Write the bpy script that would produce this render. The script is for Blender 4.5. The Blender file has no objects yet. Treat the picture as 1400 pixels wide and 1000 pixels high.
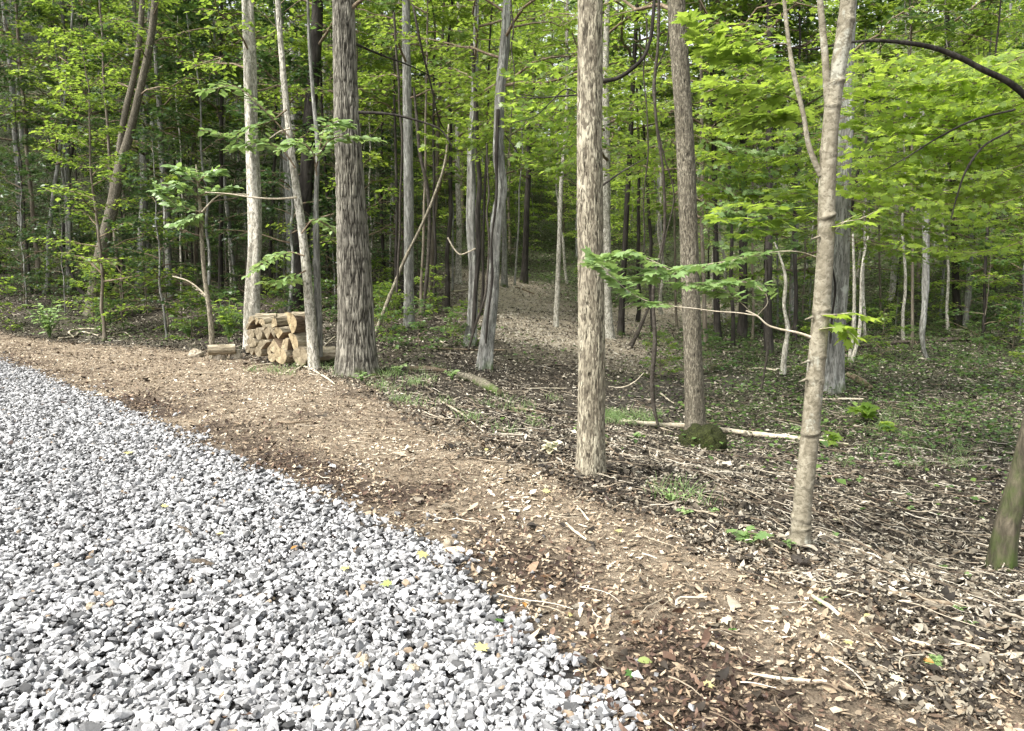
import bpy, bmesh, math, random
import numpy as np
from mathutils import Vector

# ------------------------------------------------------------------ camera, sky, sun, exposure
scene = bpy.context.scene
COL = scene.collection
PITCH = math.atan(0.12)
CAMH = 1.6
cam_d = bpy.data.cameras.new("camera"); cam = bpy.data.objects.new("camera", cam_d); COL.objects.link(cam)
cam.location = (0, 0, CAMH); cam.rotation_euler = (math.pi / 2 - PITCH, 0, 0)
cam_d.sensor_width = 36; cam_d.lens = 36 * 1000 / 1400; cam_d.clip_start = 0.05; cam_d.clip_end = 1000
scene.camera = cam
SUN_AZ, SUN_EL = math.radians(-125), math.radians(52)      # azimuth from +Y towards +X
wd = bpy.data.worlds.new("World"); scene.world = wd; wd.use_nodes = True
nt = wd.node_tree; bgn = nt.nodes["Background"]
sky = nt.nodes.new("ShaderNodeTexSky"); sky.sky_type = 'NISHITA'; sky.sun_disc = False
sky.sun_elevation = SUN_EL; sky.sun_rotation = SUN_AZ; sky.air_density = 1.0; sky.dust_density = 4.0; sky.ozone_density = 0.6
hs = nt.nodes.new("ShaderNodeHueSaturation"); hs.inputs["Saturation"].default_value = 0.22
nt.links.new(sky.outputs[0], hs.inputs["Color"]); nt.links.new(hs.outputs[0], bgn.inputs[0])
bgn.inputs[1].default_value = 0.15
sd = bpy.data.lights.new("sun", 'SUN'); sun = bpy.data.objects.new("sun", sd); COL.objects.link(sun)
S = Vector((math.sin(SUN_AZ) * math.cos(SUN_EL), math.cos(SUN_AZ) * math.cos(SUN_EL), math.sin(SUN_EL)))
sun.rotation_euler = (-S).to_track_quat('-Z', 'Y').to_euler(); sun.location = S * 50
sd.energy = 2.0; sd.angle = math.radians(12); sd.color = (1.0, 0.96, 0.88)
vs = scene.view_settings; vs.view_transform = 'Standard'; vs.look = 'None'; vs.gamma = 1.0; vs.exposure = 1.6
cy = scene.cycles
cy.max_bounces = 8; cy.diffuse_bounces = 5; cy.transmission_bounces = 6; cy.glossy_bounces = 2; cy.transparent_max_bounces = 4
cy.use_denoising = True
cy.caustics_reflective = False; cy.caustics_refractive = False

# ------------------------------------------------------------------ helpers
R = np.random.default_rng(7)
random.seed(7)
def P(px, py, Y):
    dx = (px - 700) / 1000.0; dy = (500 - py) / 1000.0
    c, s = math.cos(PITCH), math.sin(PITCH)
    t = Y / (c + dy * s)
    return np.array([dx * t, Y, CAMH + t * (-s + dy * c)])

def _hash(ix, iy, iz, seed):
    h = (ix.astype(np.int64) * 73856093) ^ (iy.astype(np.int64) * 19349663) ^ (iz.astype(np.int64) * 83492791) ^ (seed * 2654435)
    h = (h ^ (h >> 13)) * 1274126177
    h = h ^ (h >> 16)
    return (h & 0xffffff) / float(0xffffff)
def vnoise(x, y, z, seed=0):
    x = np.asarray(x, float); y = np.asarray(y, float); z = np.asarray(z, float)
    x, y, z = np.broadcast_arrays(x, y, z)
    xi, yi, zi = np.floor(x), np.floor(y), np.floor(z)
    fx, fy, fz = x - xi, y - yi, z - zi
    fx, fy, fz = fx * fx * (3 - 2 * fx), fy * fy * (3 - 2 * fy), fz * fz * (3 - 2 * fz)
    r = 0
    for a in (0, 1):
        for b in (0, 1):
            for c in (0, 1):
                w = (fx if a else 1 - fx) * (fy if b else 1 - fy) * (fz if c else 1 - fz)
                r = r + w * _hash(xi + a, yi + b, zi + c, seed)
    return r
def fbm(x, y, z, oct=4, seed=0):
    r, a, s = 0, 1.0, 0
    for k in range(oct):
        r = r + a * vnoise(x * 2 ** k, y * 2 ** k, z * 2 ** k, seed + k); s += a; a *= 0.5
    return r / s
def norm(v):
    return v / np.maximum(np.linalg.norm(v, axis=-1, keepdims=True), 1e-9)

class MB:
    """collects numpy geometry and links it as one mesh object"""
    def __init__(s): s.V = []; s.T = []; s.F = {3: [], 4: []}; s.M = {3: [], 4: []}; s.n = 0; s.S = {3: [], 4: []}
    def add(s, V, faces, tint=0.5, mat=0, smooth=True):
        V = np.asarray(V, float).reshape(-1, 3); s.V.append(V)
        s.T.append(np.broadcast_to(np.asarray(tint, float), (len(V),)).copy() if np.ndim(tint) < 2 else tint)
        for f in (faces if isinstance(faces, list) else [faces]):
            f = np.asarray(f, int)
            if f.size == 0: continue
            k = f.shape[1]; s.F[k].append(f + s.n); s.M[k].append(np.full(len(f), mat)); s.S[k].append(np.full(len(f), smooth))
        s.n += len(V)
    def mesh(s, name, mats, origin=None):
        V = np.concatenate(s.V) if s.V else np.zeros((0, 3)); T = np.concatenate(s.T) if s.T else np.zeros(0)
        if origin is not None: V = V - np.asarray(origin)
        me = bpy.data.meshes.new(name); me.vertices.add(len(V)); me.vertices.foreach_set("co", V.astype(np.float32).ravel())
        idx, st, tot, mi, sm, o = [], [], [], [], [], 0
        for k in (3, 4):
            if s.F[k]:
                f = np.concatenate(s.F[k]); idx.append(f.ravel()); st.append(o + np.arange(len(f)) * k); tot.append(np.full(len(f), k)); o += f.size
                mi.append(np.concatenate(s.M[k])); sm.append(np.concatenate(s.S[k]))
        if idx:
            idx = np.concatenate(idx); st = np.concatenate(st); tot = np.concatenate(tot)
            me.loops.add(len(idx)); me.loops.foreach_set("vertex_index", idx.astype(np.int32))
            me.polygons.add(len(st)); me.polygons.foreach_set("loop_start", st.astype(np.int32)); me.polygons.foreach_set("loop_total", tot.astype(np.int32))
            me.polygons.foreach_set("material_index", np.concatenate(mi).astype(np.int32))
            me.polygons.foreach_set("use_smooth", np.concatenate(sm).astype(bool))
        a = me.attributes.new("tint", 'FLOAT', 'POINT'); a.data.foreach_set("value", T.astype(np.float32))
        for m in (mats if isinstance(mats, (list, tuple)) else [mats]): me.materials.append(m)
        me.update(calc_edges=True)
        return me
    def build(s, name, mats, parent=None, origin=None):
        o = bpy.data.objects.new(name, s.mesh(name, mats, origin)); COL.objects.link(o)
        if parent is not None: o.parent = parent
        elif origin is not None: o.location = origin
        return o

def tag(o, label=None, cat=None, group=None, kind=None):
    if label: o["label"] = label
    if cat: o["category"] = cat
    if group: o["group"] = group
    if kind: o["kind"] = kind
    return o
def thing(name, label, cat, loc, group=None):
    o = bpy.data.objects.new(name, None); COL.objects.link(o); o.location = [float(v) for v in loc]; o.empty_display_size = 0.2
    return tag(o, label, cat, group)
def copy_thing(src, loc, rz, sc, label, group=None):
    r = src.copy(); COL.objects.link(r); r.location = [float(v) for v in loc]; r.rotation_euler = (0, 0, rz); r.scale = (sc, sc, sc)
    r["label"] = label
    if group: r["group"] = group
    for ch in src.children:
        c = ch.copy(); COL.objects.link(c); c.parent = r
    return r

def tubes(paths, radii, sides):
    """paths (N,k,3), radii (N,k) -> verts, quads"""
    paths = np.asarray(paths, float); radii = np.asarray(radii, float)
    if paths.ndim == 2: paths = paths[None]; radii = radii[None]
    N, k, _ = paths.shape
    t = norm(np.gradient(paths, axis=1))
    m = norm(t.mean(1))
    ref = np.where(np.abs(m[:, 2:3]) > 0.7, np.array([[1.0, 0.13, 0]]), np.array([[0, 0, 1.0]]))[:, None, :]
    u = norm(np.cross(t, np.broadcast_to(ref, t.shape))); v = np.cross(t, u)
    a = np.arange(sides) * 2 * math.pi / sides
    V = paths[:, :, None, :] + radii[:, :, None, None] * (np.cos(a)[None, None, :, None] * u[:, :, None, :] + np.sin(a)[None, None, :, None] * v[:, :, None, :])
    i = np.arange(k - 1)[:, None]; j = np.arange(sides)[None, :]
    q = np.stack([i * sides + j, i * sides + (j + 1) % sides, (i + 1) * sides + (j + 1) % sides, (i + 1) * sides + j], -1).reshape(-1, 4)
    F = (q[None] + (np.arange(N) * k * sides)[:, None, None]).reshape(-1, 4)
    return V.reshape(-1, 3), F
def smooth_path(pts, n):
    pts = np.asarray(pts, float); d = np.r_[0, np.cumsum(np.linalg.norm(np.diff(pts, axis=0), axis=1))]
    s = np.linspace(0, d[-1], n)
    # Catmull-Rom through numpy Hermite
    m = np.gradient(pts, d, axis=0); k = np.clip(np.searchsorted(d, s, side='right') - 1, 0, len(d) - 2)
    h = (d[k + 1] - d[k]); t = ((s - d[k]) / h)[:, None]; h = h[:, None]
    return ((2 * t**3 - 3 * t**2 + 1) * pts[k] + (t**3 - 2 * t**2 + t) * h * m[k] + (-2 * t**3 + 3 * t**2) * pts[k + 1] + (t**3 - t**2) * h * m[k + 1]), s / d[-1]

LEAF_S = (np.array([(0, 0, 0), (-.33, .45, .09), (.33, .45, .09), (0, 1, -.06)]), [np.array([(0, 3, 1), (0, 2, 3)])])
LEAF_O = (np.array([(0, 0, 0), (-.2, .22, .04), (0, .25, -.02), (.2, .22, .04), (-.27, .5, .05), (0, .5, -.03), (.27, .5, .05), (-.17, .78, .01), (0, .78, -.04), (.17, .78, .01), (0, 1, -.1)]),
          [np.array([(0, 2, 1), (0, 3, 2), (7, 8, 10), (8, 9, 10)]), np.array([(1, 2, 5, 4), (2, 3, 6, 5), (4, 5, 8, 7), (5, 6, 9, 8)])])
_h = [(.25, -.06, .02), (.2, .14, .03), (.54, .28, -.03), (.33, .38, .02), (.42, .7, -.04), (.17, .62, .0)]
_o = [(0, 0, 0)] + _h + [(0, 1.02, -.08)] + [(-x, y, z) for x, y, z in _h[::-1]]
LEAF_M = (np.array([(0, .33, -.03)] + _o), [np.array([(0, 1 + i, 1 + (i + 1) % len(_o)) for i in range(len(_o))])])
def place_leaves(mb, pos, dr, nr, size, tint, tpl, mat=0, smooth=True):
    TV, TF = tpl; n = len(pos)
    if n == 0: return
    dr = norm(dr); sx = norm(np.cross(dr, nr)); nz = np.cross(sx, dr)
    L = TV[None] * np.asarray(size)[:, None, None]
    V = pos[:, None, :] + L[..., 0:1] * sx[:, None] + L[..., 1:2] * dr[:, None] + L[..., 2:3] * nz[:, None]
    k = len(TV); off = (np.arange(n) * k)[:, None, None]
    mb.add(V.reshape(-1, 3), [(f[None] + off).reshape(-1, f.shape[1]) for f in TF], np.repeat(tint, k), mat, smooth)

# ------------------------------------------------------------------ materials
def new_mat(name):
    m = bpy.data.materials.new(name); m.use_nodes = True; nt = m.node_tree; nt.nodes.clear()
    out = nt.nodes.new("ShaderNodeOutputMaterial"); return m, nt, out
def N(nt, t, **kw):
    n = nt.nodes.new(t)
    for k, v in kw.items():
        if hasattr(n, k) and k not in ("Scale",): setattr(n, k, v)
        else: n.inputs[k].default_value = v
    return n
def ramp(nt, fac, stops, interp='LINEAR'):
    r = nt.nodes.new("ShaderNodeValToRGB"); r.color_ramp.interpolation = interp
    e = r.color_ramp.elements
    while len(e) < len(stops): e.new(0.5)
    for i, (p, c) in enumerate(stops): e[i].position = p; e[i].color = (c[0], c[1], c[2], 1) if len(c) == 3 else c
    nt.links.new(fac, r.inputs[0]); return r.outputs[0]
def mixc(nt, fac, a, b, mode='MIX'):
    m = nt.nodes.new("ShaderNodeMix"); m.data_type = 'RGBA'; m.blend_type = mode
    for s, v in ((0, fac), (6, a), (7, b)):
        if isinstance(v, (int, float)): m.inputs[s].default_value = v
        elif isinstance(v, tuple): m.inputs[s].default_value = (*v, 1)
        else: nt.links.new(v, m.inputs[s])
    return m.outputs[2]
def mth(nt, op, a, b=None, clamp=False):
    m = nt.nodes.new("ShaderNodeMath"); m.operation = op; m.use_clamp = clamp
    for i, v in enumerate((a, b)):
        if v is None: continue
        if isinstance(v, (int, float)): m.inputs[i].default_value = v
        else: nt.links.new(v, m.inputs[i])
    return m.outputs[0]
def coords(nt, scale=(1, 1, 1), kind="Object"):
    tc = nt.nodes.new("ShaderNodeTexCoord"); mp = nt.nodes.new("ShaderNodeMapping"); mp.inputs["Scale"].default_value = scale
    nt.links.new(tc.outputs[kind], mp.inputs[0]); return mp.outputs[0]
def noise(nt, vec, scale, detail=4, rough=0.6, dist=0.0):
    n = nt.nodes.new("ShaderNodeTexNoise"); n.inputs["Scale"].default_value = scale; n.inputs["Detail"].default_value = detail
    n.inputs["Roughness"].default_value = rough; n.inputs["Distortion"].default_value = dist
    nt.links.new(vec, n.inputs["Vector"]); return n.outputs["Fac"]
def attr(nt, name="tint"):
    a = nt.nodes.new("ShaderNodeAttribute"); a.attribute_name = name; return a.outputs["Fac"]
def finish(nt, out, col, rough=0.9, bump=None, bstr=0.5, bdist=0.02, spec=0.3):
    b = nt.nodes.new("ShaderNodeBsdfPrincipled"); b.inputs["Specular IOR Level"].default_value = spec
    if isinstance(col, tuple): b.inputs["Base Color"].default_value = (*col, 1)
    else: nt.links.new(col, b.inputs["Base Color"])
    if isinstance(rough, (int, float)): b.inputs["Roughness"].default_value = rough
    else: nt.links.new(rough, b.inputs["Roughness"])
    if bump is not None:
        bm_ = nt.nodes.new("ShaderNodeBump"); bm_.inputs["Strength"].default_value = bstr; bm_.inputs["Distance"].default_value = bdist
        nt.links.new(bump, bm_.inputs["Height"]); nt.links.new(bm_.outputs[0], b.inputs["Normal"])
    nt.links.new(b.outputs[0], out.inputs[0]); return b

def leaf_mat(name, dark, mid, light, trans, tw=0.45):
    m, nt, out = new_mat(name)
    t = attr(nt); oi = nt.nodes.new("ShaderNodeObjectInfo")
    f = mth(nt, 'ADD', t, mth(nt, 'MULTIPLY', mth(nt, 'SUBTRACT', oi.outputs["Random"], 0.5), 0.35), clamp=True)
    c = ramp(nt, f, [(0.0, dark), (0.5, mid), (1.0, light)])
    ct = mixc(nt, 0.65, c, trans)
    ct = mixc(nt, 1.0, ct, ramp(nt, f, [(0, (.6, .65, .6)), (0.6, (1, 1, 1)), (1, (1.3, 1.25, 1))]), 'MULTIPLY')
    d = nt.nodes.new("ShaderNodeBsdfPrincipled"); d.inputs["Roughness"].default_value = 0.38; d.inputs["Specular IOR Level"].default_value = 0.6
    nt.links.new(c, d.inputs["Base Color"])
    tr = nt.nodes.new("ShaderNodeBsdfTranslucent"); nt.links.new(ct, tr.inputs[0])
    mx = nt.nodes.new("ShaderNodeMixShader"); mx.inputs[0].default_value = tw
    nt.links.new(d.outputs[0], mx.inputs[1]); nt.links.new(tr.outputs[0], mx.inputs[2]); nt.links.new(mx.outputs[0], out.inputs[0])
    return m
M = {}
M['leaf_green'] = leaf_mat("leaf_green", (.045, .09, .02), (.10, .17, .035), (.24, .32, .08), (.38, .52, .06), .58)
M['leaf_dark'] = leaf_mat("leaf_dark", (.03, .068, .022), (.07, .13, .04), (.17, .24, .08), (.18, .30, .05), .45)
M['leaf_maple'] = leaf_mat("leaf_maple", (.07, .13, .02), (.14, .23, .04), (.29, .39, .09), (.48, .64, .08), .60)  # yellow-green maple leaf, with the right canopy's backlight put into its colour
M['leaf_pale'] = leaf_mat("leaf_pale", (.11, .19, .07), (.20, .31, .11), (.36, .47, .21), (.32, .46, .11), .42)
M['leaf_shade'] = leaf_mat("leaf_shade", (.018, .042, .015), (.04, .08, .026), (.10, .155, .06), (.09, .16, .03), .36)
M['ground_green'] = leaf_mat("ground_green", (.03, .06, .015), (.07, .13, .03), (.16, .24, .06), (.14, .24, .04), .3)

def bark_mat(name, c_dark, c_mid, c_light, sxy=14, sz=3, bump=0.6, dist=0.02, crack=None, moss=0.0, fleck=None, lichen=0.0):
    m, nt, out = new_mat(name)
    v = coords(nt, (sxy, sxy, sz)); n1 = noise(nt, v, 1.0, 6, 0.65, 0.6)
    v2 = coords(nt, (2.2, 2.2, .8)); n2 = noise(nt, v2, 1.0, 3, 0.5)
    f = mth(nt, 'ADD', mth(nt, 'MULTIPLY', n1, 0.75), mth(nt, 'MULTIPLY', n2, 0.3))
    c = ramp(nt, f, [(0.34, c_dark), (0.5, c_mid), (0.68, c_light)])
    h = n1
    if crack:
        vo = nt.nodes.new("ShaderNodeTexVoronoi"); vo.feature = 'DISTANCE_TO_EDGE'; vo.inputs["Scale"].default_value = 1.0
        wv = coords(nt, crack[:3]); nd = nt.nodes.new("ShaderNodeTexNoise"); nd.inputs["Scale"].default_value = 2.0; nt.links.new(wv, nd.inputs["Vector"])
        nt.links.new(mixc(nt, 0.35, wv, nd.outputs["Color"], 'ADD'), vo.inputs["Vector"])
        e = mth(nt, 'MULTIPLY', vo.outputs["Distance"], crack[3], clamp=True)
        c = mixc(nt, e, tuple(x * 0.35 for x in c_dark), c); h = mth(nt, 'ADD', mth(nt, 'MULTIPLY', n1, 0.5), e)
    if lichen:
        n3 = noise(nt, coords(nt, (5, 5, 3)), 1.0, 5, 0.7); c = mixc(nt, mth(nt, 'MULTIPLY', ramp(nt, n3, [(0.56, (0, 0, 0)), (0.62, (1, 1, 1))]), lichen), c, (.42, .44, .38))
    if fleck:
        n4 = noise(nt, coords(nt, (fleck[0], fleck[0], fleck[1])), 1.0, 3, 0.55, 0.8)
        c = mixc(nt, mth(nt, 'MULTIPLY', ramp(nt, n4, [(fleck[2], (1, 1, 1)), (fleck[2] + .05, (0, 0, 0))]), fleck[3]), c, c_dark); h = mth(nt, 'ADD', mth(nt, 'MULTIPLY', n1, .6), n4)
    c = mixc(nt, 1.0, c, ramp(nt, attr(nt), [(0, (.16, .15, .14)), (.5, (1, 1, 1)), (1, (1.35, 1.35, 1.35))]), 'MULTIPLY')
    # moss and damp staining on the foot of the trunk
    geo = nt.nodes.new("ShaderNodeTexCoord"); sp = nt.nodes.new("ShaderNodeSeparateXYZ"); nt.links.new(geo.outputs["Object"], sp.inputs[0])
    nm = noise(nt, coords(nt, (7, 7, 4)), 1.0, 4, 0.6)
    if moss:
        k = mth(nt, 'SUBTRACT', mth(nt, 'ADD', mth(nt, 'MULTIPLY', sp.outputs[2], -1.0 / moss), 0.75), mth(nt, 'MULTIPLY', mth(nt, 'SUBTRACT', 0.6, nm), 3.0), clamp=True)
        c = mixc(nt, k, c, (.055, .085, .018))
    finish(nt, out, c, 0.92, h, bump, dist, 0.2)
    return m
M['bark_oak'] = bark_mat("bark_oak", (.05, .045, .036), (.14, .13, .105), (.32, .30, .25), 22, 3, .9, .03, None, .25)
M['bark_pale'] = bark_mat("bark_pale", (.085, .072, .052), (.235, .21, .155), (.40, .37, .28), 16, 5, .6, .015, None, 0, (62, 15, .46, .9))
M['bark_scaly'] = bark_mat("bark_scaly", (.065, .057, .042), (.155, .138, .102), (.27, .245, .19), 16, 5, .7, .015, None, .12, (60, 18, .49, .9))
M['bark_smooth'] = bark_mat("bark_smooth", (.10, .088, .06), (.20, .178, .13), (.32, .295, .225), 14, 12, .5, .012, None, 0, (34, 44, .42, .6), 0.4)
M['vine_bark'] = bark_mat("vine_bark", (.018, .015, .012), (.045, .038, .03), (.10, .09, .075), 16, 16, .7, .02)
M['bark_grey'] = bark_mat("bark_grey", (.07, .07, .06), (.19, .185, .165), (.36, .36, .33), 18, 2.5, .7, .02, None, .3, (40, 6, .44, .7), .5)
M['bark_white'] = bark_mat("bark_white", (.16, .15, .12), (.38, .36, .30), (.60, .57, .50), 12, 5, .4, .01, None, 0, (34, 12, .46, .85), .3)
M['bark_dark'] = bark_mat("bark_dark", (.010, .009, .007), (.028, .024, .02), (.07, .064, .055), 16, 3, .7, .02, None, .2)
M['bark_brown'] = bark_mat("bark_brown", (.05, .04, .03), (.12, .10, .075), (.24, .21, .16), 16, 3, .7, .02, None, .2, None, .2)
M['twig_brown'] = bark_mat("twig_brown", (.06, .045, .03), (.16, .12, .08), (.30, .25, .18), 20, 20, .3, .01)
M['twig_pale'] = bark_mat("twig_pale", (.22, .18, .12), (.40, .35, .26), (.58, .52, .42), 20, 20, .3, .01)
M['moss'] = bark_mat("moss", (.012, .011, .007), (.026, .030, .010), (.06, .072, .018), 45, 45, 1.0, .04)
M['bark_mossy'] = bark_mat("bark_mossy", (.02, .018, .012), (.06, .052, .036), (.14, .12, .085), 18, 5, .9, .02, None, 2.2)
# ------------------------------------------------------------------ terrain
CP = [(-0, None)]
def cpx(px, py, Y): return tuple(P(px, py, Y))
ctrl = [(0, -6, 0), (-8, -6, 0), (8, -6, -.1), (0, 0, 0), (-4, 1, 0), (2.2, 1, 0), (5, 0, -.25), (-2, 3, 0), (-5, 5, 0), (-8, 8, 0), (-12, 10, 0.1), (-14, 14, .2),
        (0, 3, 0), (1.2, 3, 0), (0, 4.5, 0), (-1, 6.5, 0), (-2, 9, 0), (-4.5, 12.5, 0), (-7, 15, 0), (-2.4, 11.8, 0), (-18, 4, 0), (-25, 10, .6), (16, 0, -.6), (14, 8, -.7)]
ctrl += [cpx(*a) for a in [
    (1350, 910, 3.05), (1200, 826, 3.6), (1095, 765, 4.15), (940, 706, 4.9), (800, 655, 5.75), (700, 618, 6.75), (600, 568, 8.6), (500, 522, 11.3), (430, 505, 12.9), (330, 487, 15.0), (60, 465, 18.8),
    (1345, 775, 5.3), (1290, 760, 5.6), (1180, 700, 6.3), (1050, 650, 7.8), (1250, 630, 9.0), (955, 600, 10.5), (850, 578, 11), (760, 560, 11.3), (700, 545, 11.4), (900, 520, 15), (1000, 530, 14.5), (1145, 537, 13.5), (1250, 545, 13.5), (1345, 545, 13.5), (640, 522, 12.4), (575, 505, 13.2),
    (1265, 482, 19), (1345, 470, 20.5), (1345, 420, 26), (1250, 380, 31), (1345, 380, 31), (1250, 250, 45), (1350, 240, 45), (1250, 110, 66),
    (760, 442, 23), (690, 402, 31), (600, 402, 26), (720, 386, 39), (720, 330, 50), (720, 262, 66), (740, 235, 90), (860, 245, 90), (640, 235, 90), (850, 470, 20), (850, 420, 30), (850, 380, 38),(850, 300, 60),
    (660, 506, 13.3), (645, 472, 16), (560, 447, 18), (510, 402, 24), (500, 330, 36), (500, 200, 55), (500, 60, 80),
    (130, 428, 23), (130, 380, 30), (130, 300, 38), (130, 150, 50), (130, 40, 66), (60, 425, 22.5), (-100, 400, 24), (-100, 150, 45), (270, 425, 23), (270, 380, 30), (270, 200, 48),
    (400, 425, 22), (400, 350, 32), (400, 200, 50), (400, 60, 72), (950, 455, 24), (950, 430, 29), (1000, 400, 34), (1000, 300, 46), (1000, 150, 70), (1100, 460, 21), (1500, 500, 18), (1500, 300, 36), (1500, 700, 6.5),
    (1150, 400, 30), (1150, 250, 46)]]
ctrl += [(-60, 60, 24), (60, 60, 20), (-60, 20, 12), (60, 20, 5), (0, 110, 22), (-60, 110, 45), (60, 110, 38), (-40, 0, 3), (40, 0, -1)]
C_ = np.array(ctrl, float)
def _tps(r2): return np.where(r2 > 1e-12, 0.5 * r2 * np.log(np.maximum(r2, 1e-12)), 0)
def _fit():
    n = len(C_); d2 = ((C_[:, None, :2] - C_[None, :, :2]) ** 2).sum(-1)
    K = _tps(d2) + np.eye(n) * 0.6 * np.clip((C_[:, 1] / 10.0) ** 2, 0.05, 40)   # a little slack far away keeps the hill smooth
    Q = np.c_[np.ones(n), C_[:, :2]]; A = np.zeros((n + 3, n + 3)); A[:n, :n] = K; A[:n, n:] = Q; A[n:, :n] = Q.T
    return np.linalg.solve(A, np.r_[C_[:, 2], 0, 0, 0])
_w = _fit()
def ter0(x, y):
    x = np.atleast_1d(np.asarray(x, float)); y = np.atleast_1d(np.asarray(y, float))
    xc = np.clip(x, -62, 62); yc = np.clip(y, -6, 112); out = np.zeros(x.shape).ravel(); xf = xc.ravel(); yf = yc.ravel()
    for s in range(0, len(xf), 20000):
        a = xf[s:s + 20000]; b = yf[s:s + 20000]
        d2 = (a[:, None] - C_[None, :, 0]) ** 2 + (b[:, None] - C_[None, :, 1]) ** 2
        out[s:s + 20000] = _tps(d2) @ _w[:-3] + _w[-3] + _w[-2] * a + _w[-1] * b
    return out.reshape(x.shape)
def _hit0(px, py):
    Y = np.linspace(1.5, 30, 3000); a = P(px, py, 1.0); X = a[0] * Y; Z = CAMH + (a[2] - CAMH) * Y
    k = int(np.argmax(Z < ter0(X, Y))); return X[k], Y[k]
_ge = np.array([_hit0(*p) for p in [(820, 948), (798, 902), (695, 812), (600, 748), (515, 712), (430, 668), (330, 630), (180, 562), (52, 510)]])
GE_Y = np.r_[-40, -5, 0, 1.5, _ge[:, 1], 20, 60]; GE_X = np.r_[6, 2.0, 1.2, .8, _ge[:, 0], -16, -60]
_me = np.array([_hit0(*p) for p in [(1350, 912), (1200, 826), (1095, 768), (940, 706), (800, 655), (700, 618), (600, 568), (500, 522), (430, 503), (330, 486), (60, 465)]])
ME_Y = np.r_[-40, 0, 2.3, _me[:, 1], 40]; ME_X = np.r_[14, 3.0, 2.3, _me[:, 0], -60]
def d_gravel(x, y): return (np.interp(y, GE_Y, GE_X) - x) * 0.72     # >0 on the gravel
def d_mulch(x, y): return (np.interp(y, ME_Y, ME_X) - x) * 0.72      # >0 on the cleared strip
def ter(x, y):
    x = np.atleast_1d(np.asarray(x, float)); y = np.atleast_1d(np.asarray(y, float))
    z = ter0(x, y)
    fr = np.clip(-d_mulch(x, y) / 0.6, 0, 1); gr = np.clip(d_gravel(x, y) / 0.4, 0, 1)
    z = z + fr * (0.16 * (fbm(x * .6, y * .6, 0, 3, 5) - .5) + 0.07 * (fbm(x * 3, y * 3, 0, 3, 9) - .5))
    z = z + (1 - gr) * (1 - fr) * 0.05 * (fbm(x * 2.2, y * 2.2, 3, 3, 11) - .5) + (1 - gr) * 0.035 * (fbm(x * 14, y * 14, 3, 3, 21) - .5)
    z = z + gr * 0.05 * (fbm(x * .9, y * .9, 3, 2, 31) - .5)
    return z
def ter1(x, y): return float(ter(np.array([x]), np.array([y]))[0])
_YS = np.concatenate([np.linspace(1.2, 12, 400), np.linspace(12.02, 110, 1500)])
def hit(px, py):
    """the point of the ground that the photograph shows at this spot"""
    a = P(px, py, 1.0); o = np.array([0, 0, CAMH]); d = (a - o)
    X = d[0] * _YS; Z = CAMH + d[2] * _YS
    g = ter(X, _YS); k = np.argmax(Z < g)
    if not (Z < g).any(): k = len(_YS) - 1
    return np.array([X[k], _YS[k], g[k]])

def grid_axis(lo, hi, dens):
    out = [lo]
    while out[-1] < hi: out.append(out[-1] + dens(out[-1]))
    return np.array(out)
gx = grid_axis(-150, 150, lambda v: 0.045 + max(0, abs(v) - 3) * 0.035)
gy = grid_axis(-40, 150, lambda v: (0.04 + max(0, v - 4) * 0.018) if v > 1.5 else 0.05 + (1.5 - v) * 0.15)
GX, GY = np.meshgrid(gx, gy)
GZ = ter(GX.ravel(), GY.ravel()).reshape(GX.shape)
GZ -= 0.012
ny, nx = GX.shape
i = np.arange(ny - 1)[:, None]; j = np.arange(nx - 1)[None, :]
GF = np.stack([i * nx + j, i * nx + j + 1, (i + 1) * nx + j + 1, (i + 1) * nx + j], -1).reshape(-1, 4)
gm = MB(); gm.add(np.stack([GX, GY, GZ], -1), GF, 0.5)

def near_line(x, y, pts, w):
    pts = np.array(pts); best = np.full(np.shape(x), 1e9)
    for a, b in zip(pts[:-1], pts[1:]):
        ab = b - a; t = np.clip(((x - a[0]) * ab[0] + (y - a[1]) * ab[1]) / (ab @ ab), 0, 1)
        best = np.minimum(best, np.hypot(x - a[0] - t * ab[0], y - a[1] - t * ab[1]))
    return np.clip(1.4 - best / w, 0, 1)
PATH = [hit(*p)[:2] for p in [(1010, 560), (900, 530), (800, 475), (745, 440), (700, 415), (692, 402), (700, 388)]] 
SUN_SLOPE = [np.array(hit(*p)[:2]) for p in [(845, 445), (900, 432), (960, 425)]]  # sunlit slope, painted paler like the path
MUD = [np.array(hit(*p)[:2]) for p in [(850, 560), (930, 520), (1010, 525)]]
def w_sunlit_path(x, y): return np.maximum(near_line(x, y, PATH[2:], 2.6), near_line(x, y, SUN_SLOPE, 2.2))  # path and slope strips where sunlight is painted in as paler ground
def w_mud(x, y): return near_line(x, y, MUD, .9)
def w_green(x, y):
    n = fbm(x * .45, y * .45, 7, 3, 41)
    right = np.clip((x - 1.5) / 3, 0, 1) * np.clip((y - 6) / 4, 0, 1)
    w = np.clip((n - .48) * 6, 0, 1) * (0.3 + 0.7 * right) + 0.62 * right * np.clip((y - 9) / 4, 0, 1) + .8 * np.clip((y - 26) / 12, 0, 1) + .35 * right
    w = w * np.clip(-d_mulch(x, y) / 1.0, 0, 1) * (1 - w_sunlit_path(x, y)) * (1 - .7 * w_mud(x, y))
    return np.clip(w, 0, 1)
def w_dark(x, y):     # wet decayed leaves on the seam of the gravel and in drifts
    n = fbm(x * 1.3, y * 1.3, 2, 4, 51); d = d_gravel(x, y)
    band = np.exp(-((d + 0.28) / 0.33) ** 2) * np.clip((n - .36) * 5, 0, 1)
    return np.clip(band + np.clip((n - .62) * 6, 0, 1) * (d < 0) * .6, 0, 1)

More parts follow.
